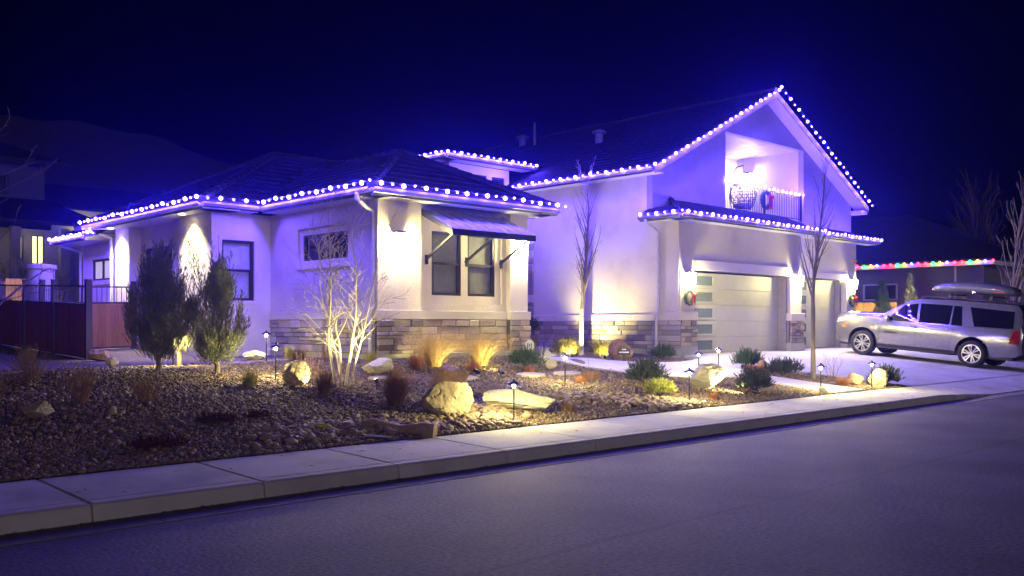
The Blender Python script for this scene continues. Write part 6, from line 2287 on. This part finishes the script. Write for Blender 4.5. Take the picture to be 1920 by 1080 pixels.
# ------------------------------------------------------------------ neighbours on the left, behind the fence
nl = thing('neighbour_house', (8.0, 38.0, 1.2), 'dark two-storey neighbouring house with lit windows beyond the left fence', 'house')
wall('wall', 'cream_wall', 4.0, 12.2, 1.0, 5.0, 36.0, 'F', [(9.85, 10.2, 3.9, 4.75), (10.46, 10.9, 3.75, 4.80), (8.4, 9.1, 3.8, 4.8)], 0.2, parent=nl)
window(9.85, 10.2, 3.9, 4.75, 36.03, 'F', None, backing='window_lit_far', slats=False, parent=nl)
window(10.46, 10.9, 3.75, 4.80, 36.03, 'F', 'V', backing='window_lit_far', slats=False, parent=nl, fw=0.04)
window(8.4, 9.1, 3.8, 4.8, 36.03, 'F', None, backing='window_lit_far', slats=False, parent=nl)
for x in (9.6, 11.2):
    nbox('porch_column', 'cream_wall', x - 0.15, x + 0.15, 34.7, 35.0, 1.0, 4.95, nl)
m = MB()
m.prism([(3.4, 34.2, 5.02), (12.6, 34.2, 5.02), (11.0, 37.6, 6.3), (3.4, 37.6, 6.3)], (0, 0, 0.12))
m.build('roof', 'roof_tile', nl)
wall('upper_wall', 'siding_dark', 3.0, 11.2, 5.6, 7.4, 37.0, 'F', [(9.0, 10.0, 6.3, 7.05)], 0.2, parent=nl)
window(9.0, 10.0, 6.3, 7.05, 37.03, 'F', 'V', backing='room_dark', slats=False, parent=nl)
m = MB()
m.prism([(2.4, 36.2, 7.42), (11.9, 36.2, 7.42), (9.0, 40.5, 9.0), (2.4, 40.5, 9.0)], (0, 0, 0.12))
m.build('upper_roof', 'roof_tile', nl)
lamp('lamp', 'POINT', (10.4, 35.3, 4.6), 2.5, WARM, radius=0.08, parent=nl)
n3 = thing('neighbour_house', (17.0, 44.0, 1.5), 'pale lit gable end of a house showing above the far left eave', 'house')
nbox('wall', 'cream_wall', 13.6, 22.0, 44.0, 44.2, 1.2, 6.75, n3)
m = MB()
m.prism([(12.9, 43.4, 6.8), (22.6, 43.4, 6.8), (22.6, 47.5, 8.2), (14.0, 47.5, 8.2)], (0, 0, 0.12))
m.build('roof', 'roof_tile', n3)
lamp('lamp', 'POINT', (15.0, 43.5, 5.9), 14, WARM, radius=0.08, parent=n3)
# lit garden beyond the fence
m = MB()
m.lathe([(0.0, 0.0), (0.36, 0.0), (0.34, 0.9), (0.40, 0.95), (0.40, 1.05), (0.36, 1.1), (0.36, 2.05), (0.42, 2.1), (0.40, 2.2), (0.0, 2.25)], 14)
o = m.build('stone_column', 'plinth', smooth=True, sharp=35)
o.location = (8.35, 27.9, 1.05)
tag(o, 'thick grey stone column standing beyond the left fence', 'column')
ws = thing('wooden_screen', (8.1, 28.6, 1.0), 'warm-lit wooden screen panel beyond the left fence', 'screen')
for k in range(5):
    m = MB()
    m.box(7.75 + k * 0.13, 7.75 + k * 0.13 + 0.124, 29.0, 29.03, 1.0, 2.9)
    m.build('board', 'cedar', ws)
m = MB()
m.box(7.72, 8.42, 29.032, 29.07, 2.7, 2.8)
m.build('rail', 'cedar', ws)
ground_spot('spotlight before the wooden screen beyond the fence', 7.95, 28.0, (8.05, 29.0, 2.2), 40, 80, z=1.0)
for i, (x, y, rx, h, lab) in enumerate([(7.6, 29.6, 0.8, 1.5, 'lit green hedge plant left of the wooden screen'), (9.0, 30.4, 0.9, 1.7, 'lit green hedge plant right of the stone column')]):
    mugo(lab, x, y, rx, 0.6, h, 'straw_green', 90 + i, 700, 0.10, 10, z=1.1, name='hedge_plant', group='lit plants beyond the left fence')
    ground_spot('spotlight hidden under the ' + lab.split('lit ')[1], x - 0.3, y - 1.0, (x, y, 2.0), 60, 90, z=1.1)
dk = dict(seg=0.25, wob=0.09, up=0.02, taper=0.8, bare=[0, 0.2, 0.2, 0.25], prob=[0, 0.5, 0.6, 0.7], kids=[0, 1, 1, 1], ratio=0.5, ang=R(42), rmin=0.007)
bare_tree('dark bare tree spreading its branches over the left fence', 4.6, 21.6, [(0, 0, (0.12, 0.0, 1), 4.6, 0.075), (0.1, 0, (0.62, 0.1, 0.75), 3.4, 0.05)], dk, 'bark_dark', 41, z=0.85, name='bare_tree')
rr = random.Random(5)
for i, (x, y, h, r) in enumerate([(9.4, 33.0, 2.6, 1.1), (8.0, 33.2, 1.9, 0.9), (7.2, 32.4, 2.0, 0.9)]):
    lab = ['dark leafy tree right of the stone column', 'dark round shrub below the lit neighbouring windows', 'dark shrub at the left edge beyond the fence'][i]
    mugo(lab, x, y, r, r, h, 'mugo_dark', 70 + i, 900, 0.14, 10, z=1.2, name='dark_shrub', group='dark shrubs beyond the left fence', nl=9)


def haze():  # blue-tinted air added to stand in for lens bloom round the bulbs
    m = MB()
    m.box(-900, 900, -900, 900, -1.2, 130)
    mat = bpy.data.materials.new('haze')
    mat.use_nodes = True
    t = mat.node_tree
    t.nodes.clear()
    out = t.nodes.new('ShaderNodeOutputMaterial')
    v = t.nodes.new('ShaderNodeVolumePrincipled')
    v.inputs['Color'].default_value = (0.13, 0.14, 1.0, 1)
    v.inputs['Density'].default_value = HAZE
    v.inputs['Anisotropy'].default_value = 0.88
    t.links.new(v.outputs[0], out.inputs['Volume'])
    MATS['haze'] = mat
    tag(m.build('haze', 'haze'), kind='stuff')
HAZE = 0.0014
haze()
